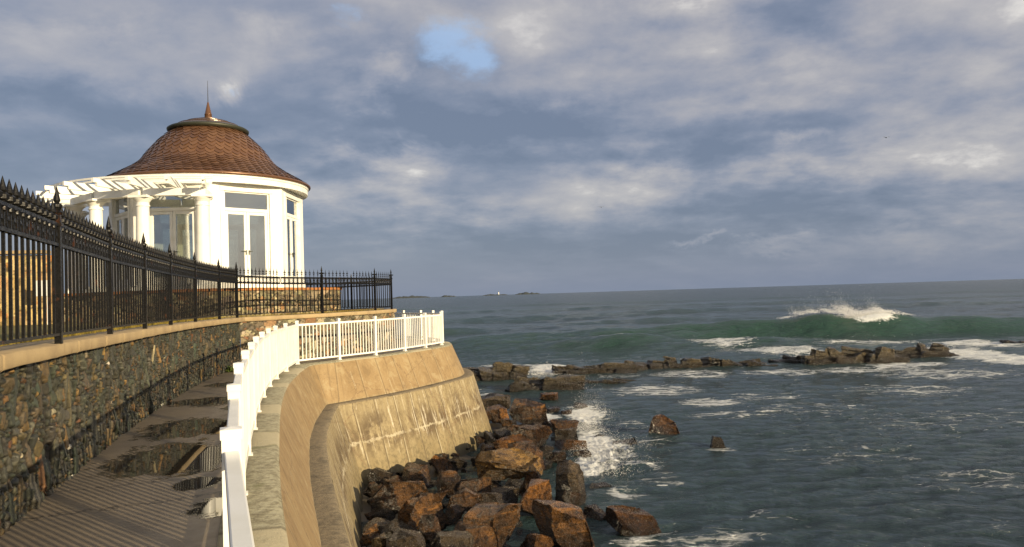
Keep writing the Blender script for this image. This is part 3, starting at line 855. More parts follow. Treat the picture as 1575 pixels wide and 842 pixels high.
# ------------------------------------------------------------------ pavilion
PX, PY = -11.02, 27.4
def kr(prof, k=.965): return [(r*k, z) for r, z in prof]
VA = math.atan2(-PY, -PX)          # a corner of the octagon looks at the path
RO = 3.30
E = lambda h: EYE + h
pav = thing('pavilion', (PX, PY, ZP), 'white octagonal seaside pavilion with glazed doors and a bell shaped copper roof', 'pavilion')
def octv(r, k): a = VA + k*PI/4; return Vector((PX + r*math.cos(a), PY + r*math.sin(a), 0))
wall = MB()
def prism(mb, pts, z0, z1):
    n = len(pts)
    mb.add([(p[0], p[1], z0) for p in pts] + [(p[0], p[1], z1) for p in pts], [tuple(range(n))[::-1], tuple(range(n, 2*n))] + [(i, (i+1) % n, n+(i+1) % n, n+i) for i in range(n)])
OW = .80
for k in range(8):
    a, b = octv(RO, k), octv(RO, k+1); ai, bi = octv(RO-.18, k), octv(RO-.18, k+1)
    d = (b-a).normalized(); m = (a+b)/2; mi = (ai+bi)/2
    prism(wall, [a, m-d*OW, mi-d*OW, ai], E(.60), E(3.99))
    prism(wall, [m+d*OW, b, bi, mi+d*OW], E(.60), E(3.99))
    prism(wall, [m-d*OW, m+d*OW, mi+d*OW, mi-d*OW], E(3.74), E(3.99))
    # thin corner boards and head casing standing proud
    nrm = Vector((d.y, -d.x, 0))
    c = m + nrm*.012
    wall.box((c.x, c.y, E(3.79)), (1.86, .05, .13), math.atan2(d.y, d.x))
    for s in (-1, 1):
        c2 = m + d*(s*(OW+.07)) + nrm*.010
        wall.box((c2.x, c2.y, E(2.16)), (.13, .04, 3.10), math.atan2(d.y, d.x))
part('wall', wall, M['white'], pav)
pm = MB()
for k in range(8):
    a, b = octv(RO+.07, k), octv(RO+.07, k+1); ai, bi = octv(RO-.2, k), octv(RO-.2, k+1)
    prism(pm, [a, b, bi, ai], ZP-.02, E(.655))
part('plinth', pm, M['white'], pav)
mb = MB(); prism(mb, [octv(RO-.19, k) for k in range(8)], ZP, E(.60)); part('floor', mb, M['floor'], pav)
mb = MB(); prism(mb, [octv(RO-.185, k) for k in range(8)], E(3.90), E(3.96)); part('ceiling', mb, M['plaster'], pav)
def doorset(k):
    a, b = octv(RO, k), octv(RO, k+1); d = (b-a).normalized(); m = (a+b)/2; nrm = Vector((d.y, -d.x, 0)); rz = math.atan2(d.y, d.x)
    base = m - nrm*.09
    mb = MB()
    def bx(u0, u1, z0, z1, t=.07, off=0.0):
        c = base + d*((u0+u1)/2) + nrm*off
        mb.box((c.x, c.y, E((z0+z1)/2)), (u1-u0, t, z1-z0), rz)
    bx(-.797, -.745, .66, 3.738, .10); bx(.745, .797, .66, 3.738, .10)
    bx(-.742, .742, 3.68, 3.738, .10); bx(-.742, .742, 3.06, 3.17, .11); bx(-.742, .742, .665, .70, .12)
    for s in (-1, 1):
        lo, hi = (-.740, -.004) if s < 0 else (.004, .740)
        bx(lo, lo+.095, .70, 3.055); bx(hi-.095, hi, .70, 3.055)
        bx(lo+.097, hi-.097, .70, .90); bx(lo+.097, hi-.097, 2.955, 3.055)
    fr = part('french_door', mb, M['white'], pav); bevel(fr, .006, 1)
    for (u0, u1, z0, z1, nm) in ((-.643, -.101, .90, 2.955, 'pane'), (.101, .643, .90, 2.955, 'pane'), (-.742, .742, 3.172, 3.68, 'pane')):
        g = MB(); c = base + d*((u0+u1)/2); g.box((c.x, c.y, E((z0+z1)/2)), (u1-u0, .012, z1-z0), rz)
        part(nm, g, M['glass'], fr)
    h = MB()
    for s in (-1, 1):
        c = base + d*(s*.052) + nrm*.07; h.box((c.x, c.y, E(1.68)), (.025, .02, .16), rz)
        c = c + d*(s*.05) + nrm*.02; h.box((c.x, c.y, E(1.72)), (.12, .02, .025), rz)
    part('handle', h, M['patina'], fr)
for k in range(8): doorset(k)
mb = MB(); mb.lathe((PX, PY, EYE), kr([(2.9, 3.985), (3.57, 3.985), (3.57, 3.955), (3.60, 3.955), (3.60, 4.13), (3.63, 4.15), (3.63, 4.20), (3.66, 4.22), (3.4, 4.24)]), 96)
part('fascia', mb, M['white'], pav, True).data.polygons.foreach_set('use_smooth', [False]*(96*8))
mb = MB(); mb.lathe((PX, PY, EYE), kr([(3.5, 4.215), (3.69, 4.215), (3.72, 4.24), (3.72, 4.285), (3.69, 4.31), (3.55, 4.355)]), 96)
rim = part('roof_rim', mb, M['copper'], pav, True)
PROF = [(3.63, 4.33), (3.36, 4.49), (3.05, 4.65), (2.74, 4.84), (2.42, 5.06), (2.22, 5.33), (2.03, 5.60), (1.76, 5.88), (1.40, 6.20), (1.2, 6.34)]
pr = chaikin(kr(PROF), 2); prs, _ = resample(pr, .06)
mb = MB(); mb.lathe((PX, PY, EYE), [tuple(p) for p in prs], 96); roof_b = part('roof', mb, M['copper'], pav, True)
at_ = roof_b.data.attributes.new('tone', 'FLOAT', 'POINT'); at_.data.foreach_set('value', np.full(len(roof_b.data.vertices), .1, np.float32))
sh = MB(); tone = []
S = arclen(pr); total = S[-1]; rowh = .18
def prof_at(s): return np.interp(s, S, pr[:, 0]), np.interp(s, S, pr[:, 1])
nr = int(total/rowh)+1
for r_ in range(nr):
    s0 = r_*rowh - .03; s1 = s0 + rowh*1.62
    rad = prof_at(max(0, s0))[0]; n = max(20, int(2*PI*rad/.30))
    for j in range(n):
        a0 = 2*PI*(j + .5*(r_ % 2))/n; hw = PI/n*1.02
        tl = random.uniform(-.007, .009); tn = random.random()
        vs = []
        for (fs_, fa, lift) in ((1, -1, .004), (1, 1, .004), (.60, 1, .014), (.26, .62, .025), (0.0, 0, .034), (.26, -.62, .025), (.60, -1, .014)):
            s = min(total, max(0, s0 + fs_*(s1-s0))); rr, zz_ = prof_at(s)
            rr2, zz2 = prof_at(min(total, s+.02)); tx_, tz_ = rr2-rr, zz2-zz_; L_ = math.hypot(tx_, tz_)+1e-6
            nx, nz = tz_/L_, -tx_/L_
            lf = lift + tl*(1-fs_) + fa*tl*.6
            a = a0 + fa*hw
            R_ = rr + nx*lf; Zz = zz_ + nz*lf
            vs.append((PX + R_*math.cos(a), PY + R_*math.sin(a), EYE + Zz))
        sh.add(vs, [(0, 1, 2, 3, 4, 5, 6)]); tone += [tn]*7
so = part('shingles', sh, M['copper'], roof_b)
at_ = so.data.attributes.new('tone', 'FLOAT', 'POINT'); at_.data.foreach_set('value', np.array(tone, np.float32))
so['kind'] = 'stuff'
mb = MB(); mb.lathe((PX, PY, EYE), kr([(1.28, 6.24), (1.46, 6.26), (1.51, 6.31), (1.52, 6.36), (1.46, 6.40)], .93), 72); part('cap_rim', mb, M['patina'], pav, True)
mb = MB()
for a_, b_ in (((1.47, 6.39), (1.12, 6.53)), ((1.14, 6.545), (.80, 6.65)), ((.82, 6.665), (.45, 6.74)), ((.47, 6.755), (.10, 6.80))):
    mb.lathe((PX, PY, EYE), kr([(a_[0], a_[1]-.03), a_, b_], .93), 56)
cap = part('roof_cap', mb, M['copper'], pav)
mb = MB(); mb.lathe((PX, PY, EYE), [(.135, 6.76), (.125, 6.95), (.137, 6.96), (.12, 6.98), (.022, 7.42)], 20); fin = part('finial', mb, M['copper'], pav, True)
mb = MB(); mb.tube((PX, PY, E(7.38)), (PX, PY, E(8.22)), .016, .006, 8); part('rod', mb, M['dark'], fin)
for o, tv in ((cap, -.9), (rim, .2), (fin, .1)):
    at_ = o.data.attributes.new('tone', 'FLOAT', 'POINT'); at_.data.foreach_set('value', np.full(len(o.data.vertices), tv, np.float32))

# ------------------------------------------------------------------ pergola (curved colonnade round the pavilion)
per = thing('pergola', (PX-.5, PY-4.3, ZP), 'curved white pergola with round columns and radiating rafters beside the pavilion', 'pergola')
def pol(r, deg, z=0.0): a = math.radians(deg); return Vector((PX + r*math.cos(a), PY + r*math.sin(a), z))
CA = [-71, -94.5, -118.5, -142, -166]
for c_ in CA:
    p = pol(4.35, c_)
    mb = MB(); mb.lathe((p.x, p.y, 0), [(.235, ZP+.14), (.215, ZP+.2), (.215, E(1.4)), (.185, E(3.10))], 28); col_ = part('column', mb, M['white'], per, True)
    mb = MB(); mb.lathe((p.x, p.y, 0), [(.18, E(3.05)), (.215, E(3.06)), (.215, E(3.10)), (.19, E(3.11)), (.19, E(3.18)), (.235, E(3.24)), (.28, E(3.29)), (.28, E(3.31))], 28)
    mb.box((p.x, p.y, E(3.345)), (.60, .60, .068), math.radians(c_)); part('capital', mb, M['white'], col_)
    mb = MB(); mb.box((p.x, p.y, ZP+.05), (.56, .56, .10), math.radians(c_)); mb.lathe((p.x, p.y, 0), [(.27, ZP+.10), (.28, ZP+.13), (.24, ZP+.17)], 28); part('base', mb, M['white'], col_)
for c0, c1 in zip(CA[:-1], CA[1:]):
    for r_, w in ((4.35, .24),):
        mb = MB(); a = pol(r_, c0, E(3.495)); b = pol(r_, c1, E(3.495)); d = (b-a).normalized()
        mb.beam(a + d*.055, b - d*.055, w, .225); o = part('beam', mb, M['white'], per)
a = pol(4.35, -71, E(3.495)); mb = MB(); mb.beam(a, pol(3.0, -67.5, E(3.495)), .2, .22); part('beam', mb, M['white'], per)
for deg in (-70, -81, -93, -105, -118, -131, -146, -160, -172):
    a = pol(5.4 if deg < -60 else 4.6, deg, E(3.735)); b = pol(3.25, deg, E(3.735))
    mb = MB(); d = (b-a).normalized()
    mb.beam(a + d*.14, b, .085, .23); mb.beam(a, a + d*.1395, .085, .13)
    k = len(mb.v)-8
    mb.v[k:] = [(x, y, z+.05) for x, y, z in mb.v[k:]]
    part('rafter', mb, M['white'], per)
for r_ in (5.12, 4.72, 4.0, 3.72):
    mb = MB(); A_ = np.linspace(-174, -67, 30)
    vs = []; fs = []
    for i, g in enumerate(A_):
        for dr, dz in ((-.028, 3.852), (.028, 3.852), (.028, 3.91), (-.028, 3.91)):
            vs.append(pol(r_+dr, g, E(dz)))
    for i in range(len(A_)-1):
        for j in range(4): fs.append((i*4+j, i*4+(j+1) % 4, (i+1)*4+(j+1) % 4, (i+1)*4+j))
    mb.add(vs, fs); part('purlin', mb, M['white'], per)

# ------------------------------------------------------------------ boulders
def rock_mesh(name, W, D, H, mat, seed, cuts=5, rough=.05, fine=None, taper=0.0):
    rnd = random.Random(seed)
    bm = bmesh.new()
    bmesh.ops.create_cube(bm, size=2.0)
    for v in bm.verts: v.co += Vector((rnd.uniform(-.42, .42), rnd.uniform(-.42, .42), rnd.uniform(-.36, .36)))
    for _ in range(cuts):
        n = Vector((rnd.gauss(0, 1), rnd.gauss(0, 1), rnd.gauss(.15, .9))).normalized()
        r = bmesh.ops.bisect_plane(bm, geom=bm.verts[:]+bm.edges[:]+bm.faces[:], plane_co=n*rnd.uniform(.60, 1.05), plane_no=n, clear_outer=True)
        ed = [e for e in bm.edges if e.is_boundary]
        if ed: bmesh.ops.contextual_create(bm, geom=ed)
    bmesh.ops.convex_hull(bm, input=bm.verts[:])
    bmesh.ops.delete(bm, geom=[v for v in bm.verts if not v.link_faces], context='VERTS')
    R = Matrix.Rotation(rnd.uniform(0, 6.28), 3, 'Z') @ Matrix.Rotation(rnd.gauss(0, .12), 3, 'X')
    for v in bm.verts: v.co = R @ v.co
    mn = [min(v.co[i] for v in bm.verts) for i in range(3)]; mx = [max(v.co[i] for v in bm.verts) for i in range(3)]
    for v in bm.verts:
        for i, s in enumerate((W, D, H)):
            v.co[i] = ((v.co[i]-mn[i])/(mx[i]-mn[i]) - (.5 if i < 2 else 0))*s
    if taper:
        ox = rnd.uniform(-.12, .12)*W
        for v in bm.verts:
            k = 1 - taper*max(0, v.co.z/H); v.co.x = ox + (v.co.x-ox)*k; v.co.y *= 1 - taper*.5*max(0, v.co.z/H)
    bmesh.ops.dissolve_limit(bm, angle_limit=.12, verts=bm.verts[:], edges=bm.edges[:])
    bmesh.ops.bevel(bm, geom=bm.edges[:], offset=.022*min(W, D, H*1.5), segments=2, profile=.6, affect='EDGES')
    bmesh.ops.triangulate(bm, faces=bm.faces[:])
    lim = (fine or max(W, D, H))/15
    for _ in range(6):
        long = [e for e in bm.edges if e.calc_length() > lim]
        if not long or len(bm.verts) > 6000: break
        bmesh.ops.subdivide_edges(bm, edges=long, cuts=1)
        bmesh.ops.triangulate(bm, faces=[f for f in bm.faces if len(f.verts) > 3])
    bm.normal_update()
    off = Vector((seed*3.1 % 97, seed*1.7 % 89, seed*.9 % 83)); sc = max(W, D, H)
    st_dir = Vector((rnd.gauss(0, .5), rnd.gauss(0, .5), 1)).normalized()
    co = []
    for v in bm.verts:
        p = v.co/sc
        a = mnoise.fractal(p*2.2+off, 1.0, 2.0, 3)*rough*sc*.7
        b = mnoise.ridged_multi_fractal(p*4.5+off, 1.0, 2.1, 4, 1.0, 2.0)*rough*sc*.22
        s_ = (p.dot(st_dir)*9 + mnoise.noise(p*2+off)*.8); c = (abs((s_ % 1)-.5)-.25)*rough*sc*.38
        co.append(v.co + v.normal*(a + b - .03*sc + c))
    for v, c in zip(bm.verts, co): v.co = c
    me = bpy.data.meshes.new(name); bm.to_mesh(me); bm.free(); me.materials.append(mat)
    me.polygons.foreach_set('use_smooth', [True]*len(me.polygons))
    try: me.set_sharp_from_angle(angle=math.radians(38))
    except Exception: pass
    return me
# one entry for each boulder seen in the photograph: box in an enlarged crop, height of its foot, rock type, label
BOULDERS = [
 (70, 505, 378, 652, -2.75, 'rock', 'large dark boulder with a lit right face in the inner sea wall corner'),
 (378, 478, 502, 565, -2.75, 'rock', 'dark red-brown boulder touching the bastion foot, left of a lit blocky one'),
 (468, 492, 657, 585, -2.8, 'rock', 'low boulder with a shiny lit front before the bastion, below the golden slab'),
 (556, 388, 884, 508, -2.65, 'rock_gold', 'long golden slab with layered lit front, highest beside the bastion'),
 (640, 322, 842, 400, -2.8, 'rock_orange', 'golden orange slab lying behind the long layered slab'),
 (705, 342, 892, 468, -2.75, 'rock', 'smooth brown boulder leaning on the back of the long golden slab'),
 (735, 260, 934, 370, -2.9, 'rock', 'big brown block with an orange right end, near the splash'),
 (913, 233, 1062, 312, -3.0, 'rock', 'dark flat topped boulder right behind the splash'),
 (928, 275, 1052, 352, -3.05, 'rock_grey', 'dark wet boulder between the brown block and the splash'),
 (720, 148, 912, 264, -2.95, 'rock', 'wide brown boulder with a golden right edge, far along the shore'),
 (588, 121, 742, 196, -2.8, 'rock_grey', 'grey brown rounded boulder right beside the far end of the bastion'),
 (608, 174, 722, 246, -2.85, 'rock', 'dark boulder below the grey rounded one beside the bastion'),
 (668, 194, 732, 262, -2.85, 'rock_orange', 'narrow upright orange slab leaning among dark boulders by the bastion'),
 (678, 244, 757, 304, -2.9, 'rock', 'small brown boulder below the upright orange slab'),
 (864, 124, 957, 162, -3.1, 'rock_orange', 'reddish boulder at the far end of the shore rocks, before the reef'),
 (1014, 169, 1092, 205, -3.2, 'rock_orange', 'bright orange boulder standing alone in the shallows'),
 (962, 203, 1022, 240, -3.2, 'rock_orange', 'small orange boulder in the foam behind the splash'),
 (888, 195, 968, 225, -3.15, 'rock', 'low brown rock awash left of the small orange boulder'),
 (1100, 308, 1218, 362, -3.3, 'rock_grey', 'low wet rock in the middle of the white splash'),
 (1205, 335, 1330, 404, -3.3, 'rock', 'rounded wet brown rock at the sea side of the splash'),
 (1348, 232, 1550, 350, -3.3, 'rock_orange', 'pointed brown boulder standing alone in open water'),
 (768, 474, 912, 566, -2.9, 'rock_orange', 'orange brown boulder behind the gable shaped block'),
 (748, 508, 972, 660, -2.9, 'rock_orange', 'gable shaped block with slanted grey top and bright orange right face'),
 (933, 433, 1087, 636, -3.1, 'rock_grey', 'tall grey brown boulder standing at the water edge'),
 (1088, 540, 1212, 604, -3.3, 'rock_grey', 'low black wet rock in the water right of the tall boulder'),
 (430, 558, 608, 650, -2.75, 'rock', 'lit brown boulder in the middle of the pile, left of a flat grey slab'),
 (190, 568, 434, 745, -2.7, 'rock', 'large sloping boulder with a sunlit lower left face'),
 (560, 594, 724, 655, -2.85, 'rock_grey', 'flat grey slab resting behind the big square block'),
 (498, 624, 797, 808, -2.85, 'rock', 'big square block with a vertical lit seam, centre of the pile'),
 (413, 638, 522, 720, -2.75, 'rock', 'dark boulder squeezed left of the big square block'),
 (825, 612, 1124, 832, -3.05, 'rock', 'massive boulder with a golden broken lower left corner at the water edge'),
 (1063, 648, 1214, 736, -3.25, 'rock', 'reddish dark boulder lying in the water between two big ones'),
 (1165, 638, 1444, 822, -3.3, 'rock_orange', 'flat topped orange boulder in the water, nearest the sea'),
 (778, 762, 938, 850, -2.95, 'rock_orange', 'bright orange boulder at the front edge of the pile'),
 (420, 738, 690, 850, -2.85, 'rock', 'low wide boulder with a wet shiny top in front of the square block'),
 (286, 682, 414, 798, -2.7, 'rock', 'sunlit golden brown boulder in front of the sloping one'),
 (170, 762, 338, 860, -2.65, 'rock_grey', 'dark grey boulder at the front left of the pile'),
 (336, 815, 566, 880, -2.8, 'rock_grey', 'flat dark slab at the very front of the pile'),
 (33, 738, 127, 806, -2.6, 'rock', 'small brown boulder against the inner sea wall, front left'),
 (80, 778, 164, 842, -2.6, 'rock_grey', 'small grey boulder in front of the inner sea wall'),
 (888, 393, 994, 436, -3.0, 'rock', 'dark block between the smooth brown boulder and the splash'),
 (872, 364, 938, 402, -3.0, 'rock_grey', 'small grey rock between the brown block and the dark block'),
 (936, 322, 1094, 394, -3.1, 'rock_orange', 'dark boulder with an orange wet right end inside the splash'),
 (1010, 382, 1112, 438, -3.15, 'rock', 'dark boulder at the landward foot of the splash'),
 (640, 560, 780, 625, -2.95, 'rock_grey', 'shaded boulder in the hollow below the long golden slab'),
 (968, 570, 1070, 640, -3.1, 'rock_orange', 'rusty boulder at the foot of the tall grey brown boulder'),
]
def clamp(x, a, b): return max(a, min(b, x))
def crop(x, y): return 540 + x/2.9865, 560 + y/2.9865
for i, (x0, y0, x1, y1, zb, mt, label) in enumerate(BOULDERS):
    u0, v0 = crop(x0, y0); u1, v1 = crop(x1, y1)
    p = at((u0+u1)/2, v1, zb); d = p.y
    W = (u1-u0)*d/FPX*1.04; D = W*(.62 if W > 1.2 else .8)
    H = max(.30*W, ((v1-v0)*d/FPX*1.04 - D*.25)/.97)
    sink = .25*H + .12
    tp = .55 if 'pointed' in label else (.5 if 'gable' in label else (.35 if 'upright' in label or 'sloping' in label else .12))
    if 'pointed' in label: H *= 1.12
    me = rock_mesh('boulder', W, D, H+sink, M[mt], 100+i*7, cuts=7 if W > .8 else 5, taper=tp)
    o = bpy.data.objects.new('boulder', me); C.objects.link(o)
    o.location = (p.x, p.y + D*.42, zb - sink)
    tag(o, label, 'boulder', 'boulders heaped below the sea wall')
p = at(1108, 692, SEA); me = rock_mesh('boulder', .80, .5, .78, M['rock_grey'], 977, taper=.65); o = bpy.data.objects.new('boulder', me); C.objects.link(o); o.location = (p.x, p.y+.2, SEA-.4)
tag(o, 'small dark pointed rock in open water, right of the lone pointed boulder', 'boulder', 'boulders heaped below the sea wall')
# small stones filling the gaps
protos = [rock_mesh('beach_stone', 1, .8, .7, M[k], 300+j, 5, .06) for j, k in enumerate(('rock', 'rock', 'rock_grey', 'rock_orange', 'rock', 'rock_grey'))]
cnt = 0
rr = random.Random(5)
TOE = chaikin(offset(RAIL, 1.75), 2)
while cnt < 230:
    k = rr.randrange(len(TOE)); tx_, ty_ = TOE[k]
    if not (12 < ty_ < 27): continue
    t_ = rr.random()**1.3
    a = rr.uniform(-.9, .6); reach = 4.6 if ty_ < 22 else 3.0
    x = tx_ + math.cos(a)*reach*t_ + .1; y = ty_ + math.sin(a)*reach*t_
    if x < tx_ + .05 or np.min(np.hypot(TOE[:, 0]-x, TOE[:, 1]-y)) < .12: continue
    w = rr.uniform(.16, .42) if cnt < 150 else rr.uniform(.45, .85)
    o = bpy.data.objects.new('beach_stone', rr.choice(protos)); C.objects.link(o)
    z = SEA + .20 - .14*t_*reach*.8 + (.12 if t_ < .3 else 0)
    o.location = (x, y, z - .25*w + rr.uniform(-.05, .06)); o.scale = (w*rr.uniform(.8, 1.3), w*rr.uniform(.8, 1.2), w*rr.uniform(.6, 1.1))
    o.rotation_euler = (rr.gauss(0, .3), rr.gauss(0, .3), rr.uniform(0, 6.28))
    tag(o, 'small wet brown stone wedged in the gaps between the big shore boulders', 'stone', 'small stones between the boulders'); cnt += 1

# ------------------------------------------------------------------ reef: layered ledges of rock standing out of the sea
def reef(u0, u1, vb, vt, label, depth=.30, dip=.16, seed=0, tilt=0.0):
    rnd = random.Random(seed)
    p = at((u0+u1)/2, vb, SEA); d = p.y
    W = (u1-u0)*d/FPX; D = max(1.6, W*depth); H = max(.3, (vb-vt)*d/FPX*1.02 - .30*D*(EYE-SEA)/d)
    bm = bmesh.new()
    n = max(3, int(W/.85))
    for k in range(n*2):
        row = k // n
        f = (k % n + .5 + rnd.uniform(-.2, .2))/n; x = (f-.5)*W
        e = min(1.0, 1.25*math.sqrt(max(.02, 1-(2*f-1)**2)))*(.62 + .38*(.5+.5*mnoise.noise(Vector((x*.35, seed*3.3, 0)))*1.6))
        h = 1.3*H*e*rnd.uniform(.5, 1.05)*(1.0 if row else rnd.uniform(.45, .85)); 
        w = min(W/n*rnd.uniform(1.2, 2.4), W*.55); dd = D*rnd.uniform(.35, .6)
        me = rock_mesh('tmp', w, dd, h*.8 + .9, M['reef'], seed*31+k, cuts=3, rough=.03, fine=w*1.4)
        b2 = bmesh.new(); b2.from_mesh(me); bpy.data.meshes.remove(me)
        y = (.16 if row else -.20)*D + rnd.uniform(-.08, .08)*D
        mt = Matrix.Translation((max(-W/2+w*.42, min(W/2-w*.42, x)), y, -.9 + h*.12)) @ Matrix.Rotation((dip+.07)*rnd.uniform(.7, 1.8), 4, 'Y') @ Matrix.Rotation(rnd.uniform(-.12, .02), 4, 'X')
        b2.transform(mt); tm = bpy.data.meshes.new('t'); b2.to_mesh(tm); b2.free(); bm.from_mesh(tm); bpy.data.meshes.remove(tm)
    me = bpy.data.meshes.new('reef_rock'); bm.to_mesh(me); bm.free()
    o = bpy.data.objects.new('reef_rock', me); C.objects.link(o)
    m = o.modifiers.new('fuse', 'REMESH'); m.mode = 'VOXEL'; m.voxel_size = max(.045, W/210)
    dg = bpy.context.evaluated_depsgraph_get(); ev = o.evaluated_get(dg)
    m2 = bpy.data.meshes.new_from_object(ev, depsgraph=dg); o.modifiers.clear()
    nv = len(m2.vertices); co = np.zeros(nv*3, np.float32); m2.vertices.foreach_get('co', co); co = co.reshape(-1, 3)
    nr = np.zeros(nv*3, np.float32); m2.vertex_normals.foreach_get('vector', nr); nr = nr.reshape(-1, 3)
    lay = co[:, 2] + co[:, 0]*dip*1.1 + .12*fbm(co[:, 0]*.7, co[:, 1]*.7, 3, seed)
    saw = (lay*4.2) % 1.0
    k = .09*(sstep(0, .25, saw)*(1-saw*.6)-.4) + .07*fbm(co[:, 0]*2.3+co[:, 2], co[:, 1]*2.3+co[:, 2]*2, 4, seed+2)
    crk = np.abs(vnoise(co[:, 0]*1.1+seed, co[:, 1]*.4, seed+4)); k -= .10*(1-sstep(0, .10, crk))
    co += nr*np.array([1, 1, .45])*k[:, None]
    m2.vertices.foreach_set('co', co.reshape(-1)); m2.materials.clear(); m2.materials.append(M['reef'])
    m2.polygons.foreach_set('use_smooth', [True]*len(m2.polygons))
    try: m2.set_sharp_from_angle(angle=math.radians(42))
    except Exception: pass
    m2.name = 'reef_rock'; o.data = m2
    o.location = (p.x, p.y + D*.40, SEA); o.rotation_euler = (0, 0, tilt)
    return tag(o, label, 'reef rock', 'reef rocks standing out of the sea')
reef(690, 808, 586, 553, 'broad olive reef ledge running out from behind the bastion', .5, .05, 3)
reef(776, 896, 602, 575, 'low yellowish reef ledge just beyond the last shore boulders', .4, .04, 11)
reef(884, 988, 590, 581, 'flat weedy ledge awash right of the low yellowish reef', .35, .03, 17)
reef(848, 978, 575, 551, 'long flat topped reef block with a cliff at its left end', .28, .05, 21)
reef(955, 1124, 567, 542, 'dark high reef block with overhanging left end, in the middle of the reef', .24, .05, 29)
reef(1122, 1196, 564, 549, 'small rounded reef rock between the middle block and the jagged reef', .4, .05, 35)
reef(1188, 1250, 559, 545, 'low reef rock touching the left end of the jagged reef', .4, .06, 41)
reef(1238, 1398, 560, 527, 'tall jagged reef rock with slanting slabs in front of the breaking wave', .28, .10, 47)
reef(1330, 1492, 551, 527, 'dark reef ledge at the right end with white water pouring off', .26, .05, 53)
reef(1545, 1590, 529, 521, 'small dark rock awash at the right edge beyond the reef', .5, .04, 59)

# ------------------------------------------------------------------ sea
def wave_shape(X, Y):
    """swell lines and the breaking wave: height and greenness"""
    H = np.zeros_like(X); G = np.zeros_like(X)
    def crest(yc, wf, wb, amp):
        nonlocal H, G
        d = Y - yc
        sh = np.where(d < 0, np.exp(-(d/wf)**2), np.exp(-(np.abs(d)/wb)**1.6))
        H = H + amp*sh
        G = np.maximum(G, np.clip(amp/1.5, 0, 1)*np.exp(-((d+wf*.75)/(wf*1.05))**2))
    x = X
    crest(73.5 + .02*(x-30) + .8*np.sin(x*.11) + .5*np.sin(x*.31+1), 2.7, 7, (.25 + .62*sstep(-9, -2, x) + .60*sstep(4, 22, x) + .58*np.exp(-((x-32)/8.5)**2))*(1-.45*sstep(42, 62, x)) * (1+.07*np.sin(x*.9)))
    crest(66.5 + .05*x + .5*np.sin(x*.3), 2.0, 4.5, .95*np.exp(-((x-9.5)/5.0)**2))
    crest(69 + .6*np.sin(x*.2), 2.0, 4, .5*np.exp(-((x+1.5)/5.0)**2))
    crest(63 + .04*x, 2.0, 4, .55*np.exp(-((x-19)/7)**2))
    crest(96 + .8*np.sin(x*.15), 3.2, 7, .75*np.exp(-((x+8)/6)**2))
    crest(112 + 1.2*np.sin(x*.07), 4, 9, .55*np.exp(-((x-28)/26)**2))
    crest(150 + 2*np.sin(x*.04), 5, 12, .6); crest(205 + 3*np.sin(x*.03), 6, 14, .6); crest(290, 8, 20, .6)
    return H, G
az_in = np.radians(np.linspace(-37, 37, 900)); az_out = np.radians(np.linspace(37.5, 105, 60))
AZ = np.concatenate([-az_out[::-1], az_in, az_out])
R1 = 3 + np.cumsum(np.concatenate([[0], np.full(12, .5)]))
Rl = list(R1)
while Rl[-1] < 9000:
    r_ = Rl[-1]
    st_ = .11 if r_ < 32 else (.25 if r_ < 60 else (.20 if r_ < 82 else r_*.006))
    if r_ < 9: st_ = .3
    Rl.append(r_ + st_)
RR = np.array(Rl)
RG, AG = np.meshgrid(RR, AZ, indexing='ij')
X = RG*np.sin(AG); Y = RG*np.cos(AG)
H, G = wave_shape(X, Y)
rng = np.random.default_rng(3)
chop = np.zeros_like(X)
gsp = np.maximum(RG*.0015, np.gradient(RR)[:, None])
lag = .10 + .90*sstep(40, 56, Y) + .9*sstep(30, 60, np.abs(X))*(Y < 40)
lag = np.clip(lag, 0, 1)
for k in range(64):
    lam = .45*(1.085**k)
    th = rng.normal(-PI/2 + .15, .55); ph = rng.uniform(0, 6.28)
    kx, ky = math.cos(th)*2*PI/lam, math.sin(th)*2*PI/lam
    amp = .0062*lam**.82
    att = sstep(2.5, 6, lam/gsp)
    if lam > 9: att = att*.45
    if lam > 2.2: att = att*lag
    w = kx*X + ky*Y + ph + .6*vnoise(X/lam*.31, Y/lam*.31, k)
    chop += amp*att*(np.sin(w) + .25*np.sin(2*w + .4))
del w, att
chop *= 1 + .35*fbm(X*.06, Y*.06, 3, 2)
foam = np.zeros_like(X)
def foam_at(u, v, ru, rv, s, rot=0.0):
    p = at(u, v, SEA); d = p.y
    rx = ru*d/FPX; ry = rv*d*d/(FPX*(EYE-SEA))
    q = np.sqrt(((X-p.x)/rx)**2 + ((Y-p.y)/ry)**2)
    np.maximum(foam, s*(1-sstep(.35, 1.15, q)), out=foam)
